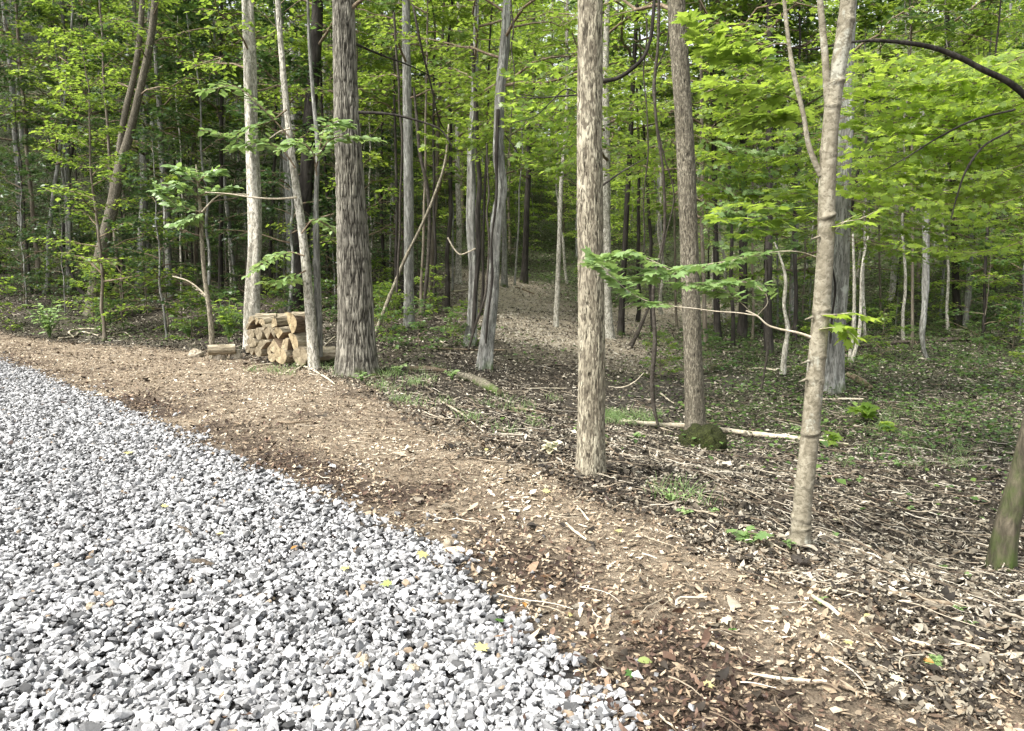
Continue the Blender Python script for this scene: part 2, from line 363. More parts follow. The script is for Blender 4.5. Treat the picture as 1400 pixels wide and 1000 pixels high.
mg, nt, out = new_mat("forest_soil")
ag, am, agr, ad, ap = attr(nt, "w_gravel"), attr(nt, "w_mulch"), attr(nt, "w_green"), attr(nt, "w_dark"), attr(nt, "w_sunlit_path")
v = coords(nt, (1, 1, 1)); nA = noise(nt, v, 22, 8, .75); nB = noise(nt, v, 90, 6, .8); nC = noise(nt, v, 1.2, 3, .5); nD = noise(nt, v, 7, 6, .7, 1.0)
forest = ramp(nt, nA, [(.36, (.012, .010, .008)), (.5, (.045, .037, .028)), (.60, (.11, .095, .07)), (.72, (.26, .235, .18))])
forest = mixc(nt, mth(nt, 'MULTIPLY', nB, .5), forest, (.05, .04, .03))
green = ramp(nt, nD, [(.35, (.02, .03, .012)), (.55, (.055, .085, .025)), (.7, (.11, .15, .05))])
forest = mixc(nt, mth(nt, 'MULTIPLY', agr, ramp(nt, nD, [(.4, (0, 0, 0)), (.6, (1, 1, 1))])), forest, green)
forest = mixc(nt, ap, forest, ramp(nt, nA, [(.35, (.14, .11, .08)), (.5, (.32, .27, .20)), (.68, (.50, .45, .36))]))  # tan path litter, painted paler still for the sun on it
mul = ramp(nt, nD, [(.3, (.10, .078, .055)), (.47, (.215, .170, .120)), (.62, (.34, .28, .205)), (.8, (.43, .37, .29))])
mul = mixc(nt, mth(nt, 'MULTIPLY', ramp(nt, nB, [(.38, (1, 1, 1)), (.5, (0, 0, 0))]), .8), mul, (.06, .042, .028))
c = mixc(nt, am, forest, mul); c = mixc(nt, mth(nt, 'MULTIPLY', ad, .85), c, (.045, .03, .022)); c = mixc(nt, ag, c, (.035, .033, .031))
c = mixc(nt, mth(nt, 'MULTIPLY', attr(nt, "w_mud"), .6), c, (.05, .045, .038))
finish(nt, out, c, .93, mth(nt, 'ADD', nA, mth(nt, 'MULTIPLY', nB, .5)), .9, .03, .25)
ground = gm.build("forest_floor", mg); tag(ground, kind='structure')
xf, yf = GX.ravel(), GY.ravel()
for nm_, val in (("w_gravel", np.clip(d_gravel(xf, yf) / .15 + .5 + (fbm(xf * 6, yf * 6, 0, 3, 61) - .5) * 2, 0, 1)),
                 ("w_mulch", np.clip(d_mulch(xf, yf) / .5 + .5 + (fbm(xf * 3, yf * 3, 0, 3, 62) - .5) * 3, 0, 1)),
                 ("w_green", w_green(xf, yf)), ("w_dark", w_dark(xf, yf)), ("w_sunlit_path", w_sunlit_path(xf, yf)), ("w_mud", w_mud(xf, yf))):
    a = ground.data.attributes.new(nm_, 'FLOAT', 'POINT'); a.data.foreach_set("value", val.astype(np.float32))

# ------------------------------------------------------------------ gravel
def stone_shapes(n):
    out = []
    for k in range(n):
        bm = bmesh.new()
        for q in range(11 + k % 4):
            v = norm(R.normal(size=3)) * R.uniform(.82, 1.05); bm.verts.new(v * np.array([1, R.uniform(.62, .8), R.uniform(.42, .6)]))
        r = bmesh.ops.convex_hull(bm, input=bm.verts); bm.verts.ensure_lookup_table()
        dead = [g for g in r["geom_interior"] if isinstance(g, bmesh.types.BMVert)]; bmesh.ops.delete(bm, geom=dead, context='VERTS')
        bmesh.ops.triangulate(bm, faces=bm.faces); bm.verts.index_update(); bm.verts.ensure_lookup_table()
        out.append((np.array([v.co[:] for v in bm.verts]), np.array([[v.index for v in f.verts] for f in bm.faces]))); bm.free()
    return out
STONES = stone_shapes(14)
def rand_rot(n, tilt=1.0):
    a = R.uniform(0, 2 * math.pi, n); ax = R.normal(0, tilt, n); ay = R.normal(0, tilt, n)
    ca, sa = np.cos(a), np.sin(a); Z = np.zeros(n); O = np.ones(n)
    Rz = np.stack([ca, -sa, Z, sa, ca, Z, Z, Z, O], -1).reshape(n, 3, 3)
    Rx = np.stack([O, Z, Z, Z, np.cos(ax), -np.sin(ax), Z, np.sin(ax), np.cos(ax)], -1).reshape(n, 3, 3)
    Ry = np.stack([np.cos(ay), Z, np.sin(ay), Z, O, Z, -np.sin(ay), Z, np.cos(ay)], -1).reshape(n, 3, 3)
    return Rx @ Ry @ Rz
def scatter_shapes(mb, shapes, pos, size, tint, tilt=.5, flat=(1, 1, 1), mat=0, smooth=False):
    which = R.integers(0, len(shapes), len(pos))
    for k, (SV, SF) in enumerate(shapes):
        m = which == k; n = int(m.sum())
        if not n: continue
        V = np.einsum('nij,kj->nki', rand_rot(n, tilt), SV * np.array(flat)) * size[m][:, None, None] + pos[m][:, None, :]
        mb.add(V.reshape(-1, 3), (SF[None] + (np.arange(n) * len(SV))[:, None, None]).reshape(-1, 3), np.repeat(tint[m], len(SV)), mat, smooth)
def samples(n, ylo, yhi, ulo, uhi, power):
    """random ground points, denser near the viewer: density ~ Y**-power"""
    q = R.uniform(0, 1, n); e = 2 - power
    Y = (ylo ** e + q * (yhi ** e - ylo ** e)) ** (1 / e) if abs(e) > 1e-6 else ylo * (yhi / ylo) ** q
    return R.uniform(ulo, uhi, n) * Y, Y
gs = MB()
x, y = samples(290000, 1.7, 17, -1.0, .75, 0.85)
d = d_gravel(x, y); keep = (d + (fbm(x * 5, y * 5, 1, 3, 71) - .5) * .42 + R.normal(0, .05, len(x)) > .04) | ((d > -.6) & (R.uniform(0, 1, len(x)) < .05 * np.exp(d * 6)))
x, y = x[keep], y[keep]
sz = R.lognormal(math.log(.0195), .38, len(x)); sz = np.clip(sz, .008, .046)
lay = R.uniform(0, 1, len(x)); z = ter(x, y) + lay * .03 - .006
t = np.clip(R.normal(.52, .24, len(x)), 0.03, .93); t = np.where(R.uniform(0, 1, len(x)) < .009, .99, t)
scatter_shapes(gs, STONES, np.stack([x, y, z], -1), sz, t, .45)
print("stones", len(x))
ms, nt, out = new_mat("limestone")
c = ramp(nt, attr(nt), [(0, (.035, .035, .035)), (.22, (.12, .12, .12)), (.42, (.24, .24, .24)), (.7, (.40, .40, .40)), (.94, (.58, .57, .56)), (.97, (.26, .20, .14))])
nn = noise(nt, coords(nt), 60, 5, .7); c = mixc(nt, .55, c, ramp(nt, nn, [(.3, (.55, .55, .56)), (.7, (1.25, 1.25, 1.25))]), 'MULTIPLY')
finish(nt, out, c, .8, nn, .4, .004, .3)
tag(gs.build("gravel", ms), "loose angular pale grey limestone gravel covering the drive in the lower left", kind='stuff')

# ------------------------------------------------------------------ litter, chips and dry leaves (uncountable)
def flake_shapes(n, long=1.6, curl=.35):
    out = []
    for k in range(n):
        L = long * R.uniform(.8, 1.3); W = R.uniform(.45, .8); c1, c2 = R.uniform(-curl, curl, 2)
        V = np.array([(-L / 2, R.uniform(-.2, .2), c1 * .5), (-L * .2, -W / 2, c2), (-L * .15, W / 2, c1), (L * .2, -W / 2 * R.uniform(.5, 1.1), -c1 * .5), (L * .25, W / 2 * R.uniform(.5, 1.1), c2), (L / 2, R.uniform(-.2, .2), c2 * .9)])
        out.append((V, np.array([(0, 1, 2), (1, 3, 2), (2, 3, 4), (3, 5, 4)])))
    return out
FL = flake_shapes(12); CH = flake_shapes(8, 2.6, .15)
def litter_mat(name, stops, rough=.85, tr=0):
    m, nt, out = new_mat(name); c = ramp(nt, attr(nt), stops)
    nn = noise(nt, coords(nt), 40, 4, .7); c = mixc(nt, .6, c, ramp(nt, nn, [(.3, (.5, .5, .5)), (.7, (1.3, 1.3, 1.3))]), 'MULTIPLY')
    finish(nt, out, c, rough, None, spec=.25); return m
M['chips'] = litter_mat("wood_chips", [(0, (.03, .021, .015)), (.25, (.10, .07, .048)), (.5, (.26, .20, .135)), (.78, (.44, .36, .26)), (1, (.70, .63, .51))])
M['dead_leaf'] = litter_mat("dead_leaf", [(0, (.010, .008, .006)), (.35, (.035, .028, .021)), (.58, (.11, .092, .068)), (.8, (.24, .21, .16)), (1, (.46, .42, .345))], .7)
M['rotten_leaf'] = litter_mat("rotten_leaf", [(0, (.02, .012, .009)), (.5, (.06, .036, .026)), (.85, (.13, .08, .055)), (1, (.25, .17, .11))], .6)
mb = MB(); x, y = samples(290000, 1.8, 21, -.95, 1.35, 1.1)
d = d_gravel(x, y); dm = d_mulch(x, y); nz_ = (fbm(x * 2.5, y * 2.5, 4, 3, 81) - .5)
keep = (d < .10 + nz_ * .3) & (dm > nz_ * .8 - .25); x, y = x[keep], y[keep]
sz = R.lognormal(math.log(.0115), .45, len(x)) * (1 + .04 * y); t = np.clip(R.beta(2.0, 2.0, len(x)) + (fbm(x * 1.6, y * 1.6, 4, 3, 82) - .5) * .7, 0, 1)
z = ter(x, y) + R.uniform(-.004, .010, len(x)); big = R.uniform(0, 1, len(x)) < .3
pos = np.stack([x, y, z], -1)
scatter_shapes(mb, FL, pos[~big], sz[~big], t[~big], .4); scatter_shapes(mb, CH, pos[big], sz[big], t[big], .25)
tag(mb.build("wood_chip_mulch", M['chips']), "tan shredded wood chips and dry leaf bits over the cleared strip", kind='stuff'); print("chips", len(x))
mb = MB(); x, y = samples(60000, 1.8, 16, -.95, .8, 1.0); w = w_dark(x, y)
keep = (R.uniform(0, 1, len(x)) < w * .8 + .02) & (d_mulch(x, y) > -.2) & ((d_gravel(x, y) < .12) | (R.uniform(0, 1, len(x)) < .35 + .5 * np.exp(-np.abs(d_gravel(x, y)) * 4))); x, y = x[keep], y[keep]
scatter_shapes(mb, FL, np.stack([x, y, ter(x, y) + R.uniform(.002, .025, len(x)) + .02 * (d_gravel(x, y) > 0)], -1), R.lognormal(math.log(.021), .4, len(x)), R.uniform(0, 1, len(x)), .5)
tag(mb.build("rotten_leaf_litter", M['rotten_leaf']), "dark brown rotten leaf scraps along the seam between gravel and chips", kind='stuff'); print("rotten", len(x))
mb = MB(); x, y = samples(520000, 2.0, 70, -.95, 1.35, 1.5)
keep = (d_mulch(x, y) < .25 + (fbm(x * 2.5, y * 2.5, 4, 3, 83) - .5)) & (R.uniform(0, 1, len(x)) > .45 * w_mud(x, y)); x, y = x[keep], y[keep]
wp = w_sunlit_path(x, y)
t = np.clip(R.beta(1.2, 1.6, len(x)) + (fbm(x * .9, y * .9, 4, 3, 84) - .5) * .5 + wp * .5 + .16 * np.clip((x - .8) / 1.5, 0, 1) * np.clip((11 - y) / 4, 0, 1), 0, 1)  # sun on the path is painted into the litter tint
sz = R.lognormal(math.log(.019), .35, len(x)) * (1 + .045 * y)
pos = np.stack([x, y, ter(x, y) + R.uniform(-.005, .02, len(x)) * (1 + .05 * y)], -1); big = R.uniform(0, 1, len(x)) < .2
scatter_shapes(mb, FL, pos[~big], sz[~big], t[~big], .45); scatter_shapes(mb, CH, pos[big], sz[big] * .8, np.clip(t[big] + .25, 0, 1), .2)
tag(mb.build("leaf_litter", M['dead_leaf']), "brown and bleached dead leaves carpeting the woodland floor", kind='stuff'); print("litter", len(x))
# whole curled leaves, still uncountable
TVc = LEAF_O[0].copy(); TVc[:, 2] += .9 * TVc[:, 0] ** 2 - .25 * (TVc[:, 1] - .5) ** 2
mb = MB(); x, y = samples(32000, 2.0, 26, -.92, 1.3, 1.3); dm = d_mulch(x, y)
keep = ((dm < .1) | (R.uniform(0, 1, len(x)) < .12)) & (d_gravel(x, y) < 0); x, y = x[keep], y[keep]; n = len(x); a = R.uniform(0, 6.28, n)
place_leaves(mb, np.stack([x, y, ter(x, y) + R.uniform(.004, .022, n)], -1), np.stack([np.cos(a), np.sin(a), R.normal(0, .22, n)], -1), np.stack([R.normal(0, .45, n), R.normal(0, .45, n), np.ones(n) * R.choice([1, -1], n)], -1), R.lognormal(math.log(.055), .3, n) * (1 + .02 * y), np.clip(R.beta(1.4, 2.0, n), 0, 1), (TVc, LEAF_O[1]))
tag(mb.build("curled_leaf_litter", M['dead_leaf']), "whole curled brown and bleached leaves lying over the woodland litter", kind='stuff')
# fine twigs
mb = MB(); x, y = samples(19000, 2.0, 24, -.9, 1.3, 1.3)
e = d_mulch(x, y); keep = (e < .1) & (R.uniform(0, 1, len(x)) < np.where(y < 13, .75, .35) * np.clip((y - 1.5) / 5, .15, 1)) | ((e > 0) & (R.uniform(0, 1, len(x)) < .09) & (d_gravel(x, y) < 0)); x, y = x[keep], y[keep]
n = len(x); ang = np.where(R.uniform(0, 1, n) < .5, R.normal(-.6, .5, n), R.uniform(0, 6.28, n)); L = np.minimum(R.lognormal(math.log(.15), .65, n), .42 + .05 * np.maximum(y - 5, 0)); k = np.linspace(-.5, .5, 6)
bend = R.normal(0, .12, n); px_ = x[:, None] + L[:, None] * (k * np.cos(ang)[:, None] - bend[:, None] * (k ** 2) * np.sin(ang)[:, None] * 4); py_ = y[:, None] + L[:, None] * (k * np.sin(ang)[:, None] + bend[:, None] * (k ** 2) * np.cos(ang)[:, None] * 4)
pz_ = ter(px_.ravel(), py_.ravel()).reshape(px_.shape) + R.uniform(.004, .05, (n, 1)) + R.normal(0, .05, (n, 1)) * L[:, None] * k
rr = R.lognormal(math.log(.0035), .4, n)[:, None] * np.linspace(1.2, .6, 6)[None]
V, F = tubes(np.stack([px_, py_, pz_], -1), rr, 4); mb.add(V, F, np.repeat(R.beta(1.5, 1.2, n), 24))
tag(mb.build("twig_litter", litter_mat("dry_twigs", [(0, (.05, .035, .025)), (.4, (.17, .13, .09)), (.8, (.38, .33, .25)), (1, (.6, .55, .46))])), "fine dry twigs strewn thickly over the forest floor", kind='stuff')
# low green ground cover
mb = MB(); x, y = samples(260000, 3, 80, -.9, 1.1, 1.2); w = w_green(x, y)
keep = R.uniform(0, 1, len(x)) < w * np.clip((fbm(x * 1.8, y * 1.8, 8, 3, 91) - .38) * 5, 0, 1); x, y = x[keep], y[keep]; n = len(x)
a = R.uniform(0, 2 * math.pi, n); h = R.uniform(.01, .12, n) * (1 + .03 * y); el = R.uniform(-.2, .6, n)
place_leaves(mb, np.stack([x, y, ter(x, y) + h], -1), np.stack([np.cos(a), np.sin(a), el], -1), np.stack([R.normal(0, .3, n), R.normal(0, .3, n), np.ones(n)], -1), R.lognormal(math.log(.045), .3, n) * (1 + .045 * y), np.clip(R.normal(.5, .22, n), 0, 1), LEAF_S)
tag(mb.build("ground_cover", M['ground_green']), "low green seedlings and creeping plants on the forest floor", kind='stuff'); print("cover", n)
# thin grass tufts along the bank
mb = MB(); cx, cy_ = [], []
for (a_, b_, c_, dd_, n_) in ((520, 600, 505, 560, 16), (600, 760, 540, 600, 10), (430, 480, 480, 515, 8), (340, 420, 500, 512, 5), (820, 900, 568, 582, 30), (1150, 1340, 560, 640, 18), (905, 960, 670, 695, 3)):
    for q in range(n_):
        h_ = hit(random.uniform(a_, b_), random.uniform(c_, dd_)); cx.append(h_[0]); cy_.append(h_[1])
cx = np.repeat(cx, 26); cy_ = np.repeat(cy_, 26); n = len(cx); cx = cx + R.normal(0, .09, n); cy_ = cy_ + R.normal(0, .09, n)
a = R.uniform(0, 2 * math.pi, n); k = np.linspace(0, 1, 4); L = R.uniform(.06, .2, n); o_ = R.uniform(.3, 1.0, n)
bx_ = cx[:, None] + np.cos(a)[:, None] * (k ** 1.6) * (L * o_)[:, None]; by_ = cy_[:, None] + np.sin(a)[:, None] * (k ** 1.6) * (L * o_)[:, None]; bz_ = ter(cx, cy_)[:, None] + k * L[:, None] * (1 - .3 * o_[:, None] * k)
V, F = tubes(np.stack([bx_, by_, bz_], -1), np.array([.0028, .0026, .002, .0006])[None].repeat(n, 0), 3); mb.add(V, F, np.repeat(R.uniform(.3, 1, n), 12))
tag(mb.build("grass", M['leaf_pale']), "thin wispy grass tufts along the edge of the bank", kind='stuff')
# ------------------------------------------------------------------ tree growing
def grow_crown(mb, stems, rng, n_limb, length, n_sub, n_leaf, leaf, tpl, droop=.15, up=.35, base_t=.0, rad=.013, elong=None, wmat=0, lmat=1, tint0=.5, tspread=.16, flatness=.35, minz=None, sector=None):
    """stems: list of (path, t0, t1): limbs leave the stem between those fractions; limbs carry flat sprays of twigs with leaves"""
    Lp, Lr, Sp, Sr = [], [], [], []
    pos, dr, nr, sz, tn = [], [], [], [], []
    for path, t0, t1 in stems:
        for k in range(n_limb):
            f = t0 + (t1 - t0) * ((k + rng.uniform(0, 1)) / n_limb); ii = f * (len(path) - 1); i0 = int(min(ii, len(path) - 2)); b = path[i0] + (path[i0 + 1] - path[i0]) * (ii - i0)
            az = k * 2.39996 + rng.uniform(-.5, .5)
            if sector: az = rng.uniform(*sector)
            g = (f - t0) / max(t1 - t0, 1e-6)
            L = length * (elong(g) if elong else (1.05 - .65 * g)) * rng.uniform(.65, 1.2)
            d = norm(np.array([math.cos(az), math.sin(az), up * rng.uniform(.3, 1.6) + .5 * g]))
            q = np.linspace(0, 1, 7)[:, None]; w = rng.normal(0, .05, (7, 3)) * L * q
            pth = b + d * L * q + w + np.array([0, 0, -droop * L]) * q ** 2
            Lp.append(pth); r0 = rad * L * (1.1 - .5 * g); Lr.append(r0 * np.linspace(1, .25, 7))
            ct = rng.normal(0, tspread)
            for s in range(n_sub):
                t = .18 + .82 * (s + rng.uniform(0, 1)) / n_sub; ii = t * 6; i0 = int(min(ii, 5)); b2 = pth[i0] + (pth[i0 + 1] - pth[i0]) * (ii - i0)
                side = 1 if s % 2 else -1; a2 = math.atan2(d[1], d[0]) + side * rng.uniform(.35, 1.25)
                L2 = L * rng.uniform(.22, .5) * (1.25 - .75 * t); d2 = norm(np.array([math.cos(a2), math.sin(a2), rng.uniform(-.15, .35)]))
                q2 = np.linspace(0, 1, 4)[:, None]
                p2 = b2 + d2 * L2 * q2 + rng.normal(0, .04, (4, 3)) * L2 * q2 + np.array([0, 0, -.18 * L2]) * q2 ** 2
                Sp.append(p2); Sr.append(max(r0 * .3, .0015) * np.linspace(1, .4, 4))
                n = n_leaf; tt = (np.arange(n) + rng.uniform(0, 1, n)) / n; ii = tt * 3; i0 = np.minimum(ii.astype(int), 2)
                pb = p2[i0] + (p2[i0 + 1] - p2[i0]) * (ii - i0)[:, None]
                sd_ = np.where(np.arange(n) % 2, 1, -1); perp = np.array([-d2[1], d2[0], 0])
                dd = d2 * rng.uniform(.2, 1.0, (n, 1)) + perp * (sd_ * rng.uniform(.5, 1.1, n))[:, None] + rng.normal(0, .18, (n, 3)) + np.array([0, 0, -.22])
                off = perp * (sd_ * rng.uniform(0, .7, n) * leaf)[:, None] * 1.4 + rng.normal(0, .35, (n, 3)) * leaf * np.array([1, 1, .6])
                pos.append(pb + off); dr.append(dd); nr.append(np.array([0, 0, 1.0]) + rng.normal(0, flatness, (n, 3)))
                sz.append(leaf * rng.uniform(.55, 1.25, n)); tn.append(np.clip(tint0 + ct + rng.normal(0, .12, n), 0, 1))
    V, F = tubes(np.array(Lp), np.array(Lr), 5); mb.add(V, F, .5, wmat)
    V, F = tubes(np.array(Sp), np.array(Sr), 3); mb.add(V, F, .5, wmat)
    pos, dr, nr, sz, tn = (np.concatenate(a) for a in (pos, dr, nr, sz, tn))
    if minz is not None:
        k = pos[:, 2] > minz; pos, dr, nr, sz, tn = pos[k], dr[k], nr[k], sz[k], tn[k]
    place_leaves(mb, pos, dr, nr, sz, tn, tpl, lmat)

def make_proto(name, seed, H, r, t0, n_limb, length, n_sub, n_leaf, leaf, bark, lmat, wob=.02, sides=8, up=.35, droop=.15, tint0=.5, lean=0, fork=False, elong=None, tpl=LEAF_S):
    rng = np.random.default_rng(seed)
    n = 14; q = np.linspace(0, 1, n); wx = np.cumsum(rng.normal(0, wob, n)) * H / n * 3; wy = np.cumsum(rng.normal(0, wob, n)) * H / n * 3
    wx -= wx[0]; wy -= wy[0]; wx += lean * H * q
    path = np.stack([wx, wy, q * (H + .3) - .3], -1); ps, _ = smooth_path(path, 22); qq = np.linspace(0, 1, 22)
    rad = r * (1 - .8 * qq ** 1.2); rad[0] *= 1.6; rad[1] *= 1.12
    tb = MB(); V, F = tubes(ps, rad, sides); tb.add(V, F, .5)
    stems = [(ps, t0, 1.0)]
    if fork:
        b = ps[int(22 * t0)]; az = rng.uniform(0, 6.28); L = H * (1 - t0) * .9; k = np.linspace(0, 1, 8)[:, None]
        fp = b + np.array([math.cos(az) * .28, math.sin(az) * .28, 1]) * L * k + rng.normal(0, .02, (8, 3)) * L * k
        V, F = tubes(fp, r * .6 * np.linspace(1, .25, 8), 6); tb.add(V, F, .5); stems.append((fp, .1, 1.0))
    cb = MB(); grow_crown(cb, stems, rng, n_limb // len(stems), length, n_sub, n_leaf, leaf, tpl, droop, up, tint0=tint0, elong=elong)
    return tb.mesh("trunk", bark), cb.mesh("crown", [M['twig_brown'], lmat])
def tree_from(proto, name, label, cat, loc, rz, sc, group=None):
    root = thing(name, label, cat, loc, group); root.rotation_euler = (0, 0, rz); root.scale = (sc, sc, sc)
    for me, nm in zip(proto, ("trunk", "crown")):
        o = bpy.data.objects.new(nm, me); COL.objects.link(o); o.parent = root
    return root

def tall(seed, H, r, bark, lm, **k):
    a = dict(n_limb=26, length=H * .2, n_sub=11, n_leaf=13, leaf=.17, wob=.012, t0=.30); a.update(k); t0 = a.pop('t0')
    return make_proto("t", seed, H, r, t0, a.pop('n_limb'), a.pop('length'), a.pop('n_sub'), a.pop('n_leaf'), a.pop('leaf'), bark, lm, **a)
TALL = [tall(1, 17, .16, M['bark_grey'], M['leaf_green']), tall(2, 15, .12, M['bark_brown'], M['leaf_green'], fork=True), tall(3, 18, .2, M['bark_dark'], M['leaf_dark']),
        tall(4, 14, .09, M['bark_brown'], M['leaf_green'], t0=.25), tall(5, 16, .11, M['bark_white'], M['leaf_green']), tall(6, 13, .07, M['bark_grey'], M['leaf_green'], t0=.35, lean=.05)]
MAPLE = [tall(11, 12, .10, M['bark_grey'], M['leaf_maple'], t0=.14, length=3.0, n_limb=34, droop=.25, leaf=.17, n_sub=12), tall(12, 10, .08, M['bark_brown'], M['leaf_maple'], t0=.16, length=2.6, n_limb=32, droop=.25, leaf=.16, n_sub=12)]
MID = [tall(21, 8, .05, M['bark_brown'], M['leaf_green'], t0=.22, length=1.9, n_limb=26, n_sub=9, n_leaf=11, leaf=.14, wob=.025), tall(22, 7, .045, M['bark_grey'], M['leaf_dark'], t0=.25, length=1.7, n_limb=24, n_sub=9, n_leaf=11, leaf=.14, wob=.03),
       tall(23, 9, .055, M['bark_white'], M['leaf_green'], t0=.3, length=1.8, n_limb=24, n_sub=9, n_leaf=11, leaf=.14, wob=.02, fork=True), tall(24, 8, .05, M['bark_dark'], M['leaf_dark'], t0=.2, length=2.0, n_limb=26, n_sub=9, n_leaf=12, leaf=.13, wob=.03)]
POLE = [tall(31, 13, .05, M['bark_dark'], M['leaf_green'], t0=.42, length=1.7, n_limb=18, n_sub=8, n_leaf=11, wob=.02), tall(32, 12, .06, M['bark_grey'], M['leaf_green'], t0=.5, length=1.7, n_limb=18, n_sub=8, n_leaf=11, wob=.025, lean=.06),
        tall(33, 11, .04, M['bark_white'], M['leaf_green'], t0=.5, length=1.4, n_limb=16, n_sub=8, n_leaf=11, wob=.03, lean=-.04), tall(34, 14, .075, M['bark_brown'], M['leaf_dark'], t0=.45, length=1.9, n_limb=20, n_sub=8, n_leaf=11, wob=.015)]
SAP = [tall(41, 3.4, .02, M['bark_brown'], M['leaf_green'], t0=.2, length=1.0, n_limb=15, n_sub=7, n_leaf=9, leaf=.11, wob=.03, sides=6), tall(42, 2.6, .016, M['bark_brown'], M['leaf_dark'], t0=.15, length=.95, n_limb=14, n_sub=7, n_leaf=9, leaf=.1, wob=.04, sides=6),
       tall(43, 4.4, .028, M['bark_grey'], M['leaf_maple'], t0=.22, length=1.4, n_limb=16, n_sub=8, n_leaf=10, leaf=.12, wob=.03, sides=6, droop=.25), tall(44, 3.0, .02, M['bark_grey'], M['leaf_green'], t0=.1, length=1.2, n_limb=16, n_sub=7, n_leaf=10, leaf=.11, wob=.03, sides=6)]
SHR = [tall(51, 1.1, .012, M['bark_brown'], M['leaf_green'], t0=.1, length=.65, n_limb=13, n_sub=5, n_leaf=8, leaf=.09, wob=.05, sides=5), tall(52, .8, .01, M['bark_brown'], M['leaf_dark'], t0=.05, length=.6, n_limb=12, n_sub=5, n_leaf=8, leaf=.08, wob=.05, sides=5)]
def shade(protos):      # the same trees, shade of the steep left slope painted into the leaf colour
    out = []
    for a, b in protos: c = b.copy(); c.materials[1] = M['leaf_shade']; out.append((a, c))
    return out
def bright(protos):     # and the light of the open right slope painted in as yellower leaves
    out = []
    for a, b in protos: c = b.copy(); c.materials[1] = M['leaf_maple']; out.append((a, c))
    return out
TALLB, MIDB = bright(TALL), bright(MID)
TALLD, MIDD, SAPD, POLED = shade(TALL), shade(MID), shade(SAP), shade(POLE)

# ------------------------------------------------------------------ trees that can be told apart in the distance
# (px, py of the foot, width in px, px where the trunk crosses the top edge, proto, label)
def by_px(px, py, w, topx, kind, proto, label, cat="tree", Hk=None, group=None, maxY=None):
    g = hit(px, py); Y = g[1]
    me = proto; H0 = max(v.co.z for v in me[0].vertices); r0 = None
    co = np.empty(len(me[0].vertices) * 3, np.float32); me[0].vertices.foreach_get("co", co); co = co.reshape(-1, 3)
    band = co[(co[:, 2] > 1) & (co[:, 2] < 2.2)]; r0 = (band[:, 0].max() - band[:, 0].min()) / 2 if len(band) else .05
    want = w * Y / 1000 / 2
    top = P(topx, 60, Y); lean = (top[0] - g[0]) / max(top[2] - g[2], 1)
    root = thing(kind, label, cat, g, group)
    sr = min(max(want / max(r0, .01), .35), 3.0)
    sc = Hk or 1.0
    root.rotation_euler = (0, math.atan(lean), 0)
    rz = random.uniform(0, 6.28)
    for m_, nm in zip(me, ("trunk", "crown")):
        o = bpy.data.objects.new(nm, m_); COL.objects.link(o); o.parent = root; o.rotation_euler = (0, 0, rz)
        o.scale = (sr, sr, sc) if nm == "trunk" and sr < 1.0 else (sc, sc, sc)
        if nm == "trunk" and sr >= 1.0: o.scale = (sr, sr, sc)
    return root
T = TALL; Pp = POLE
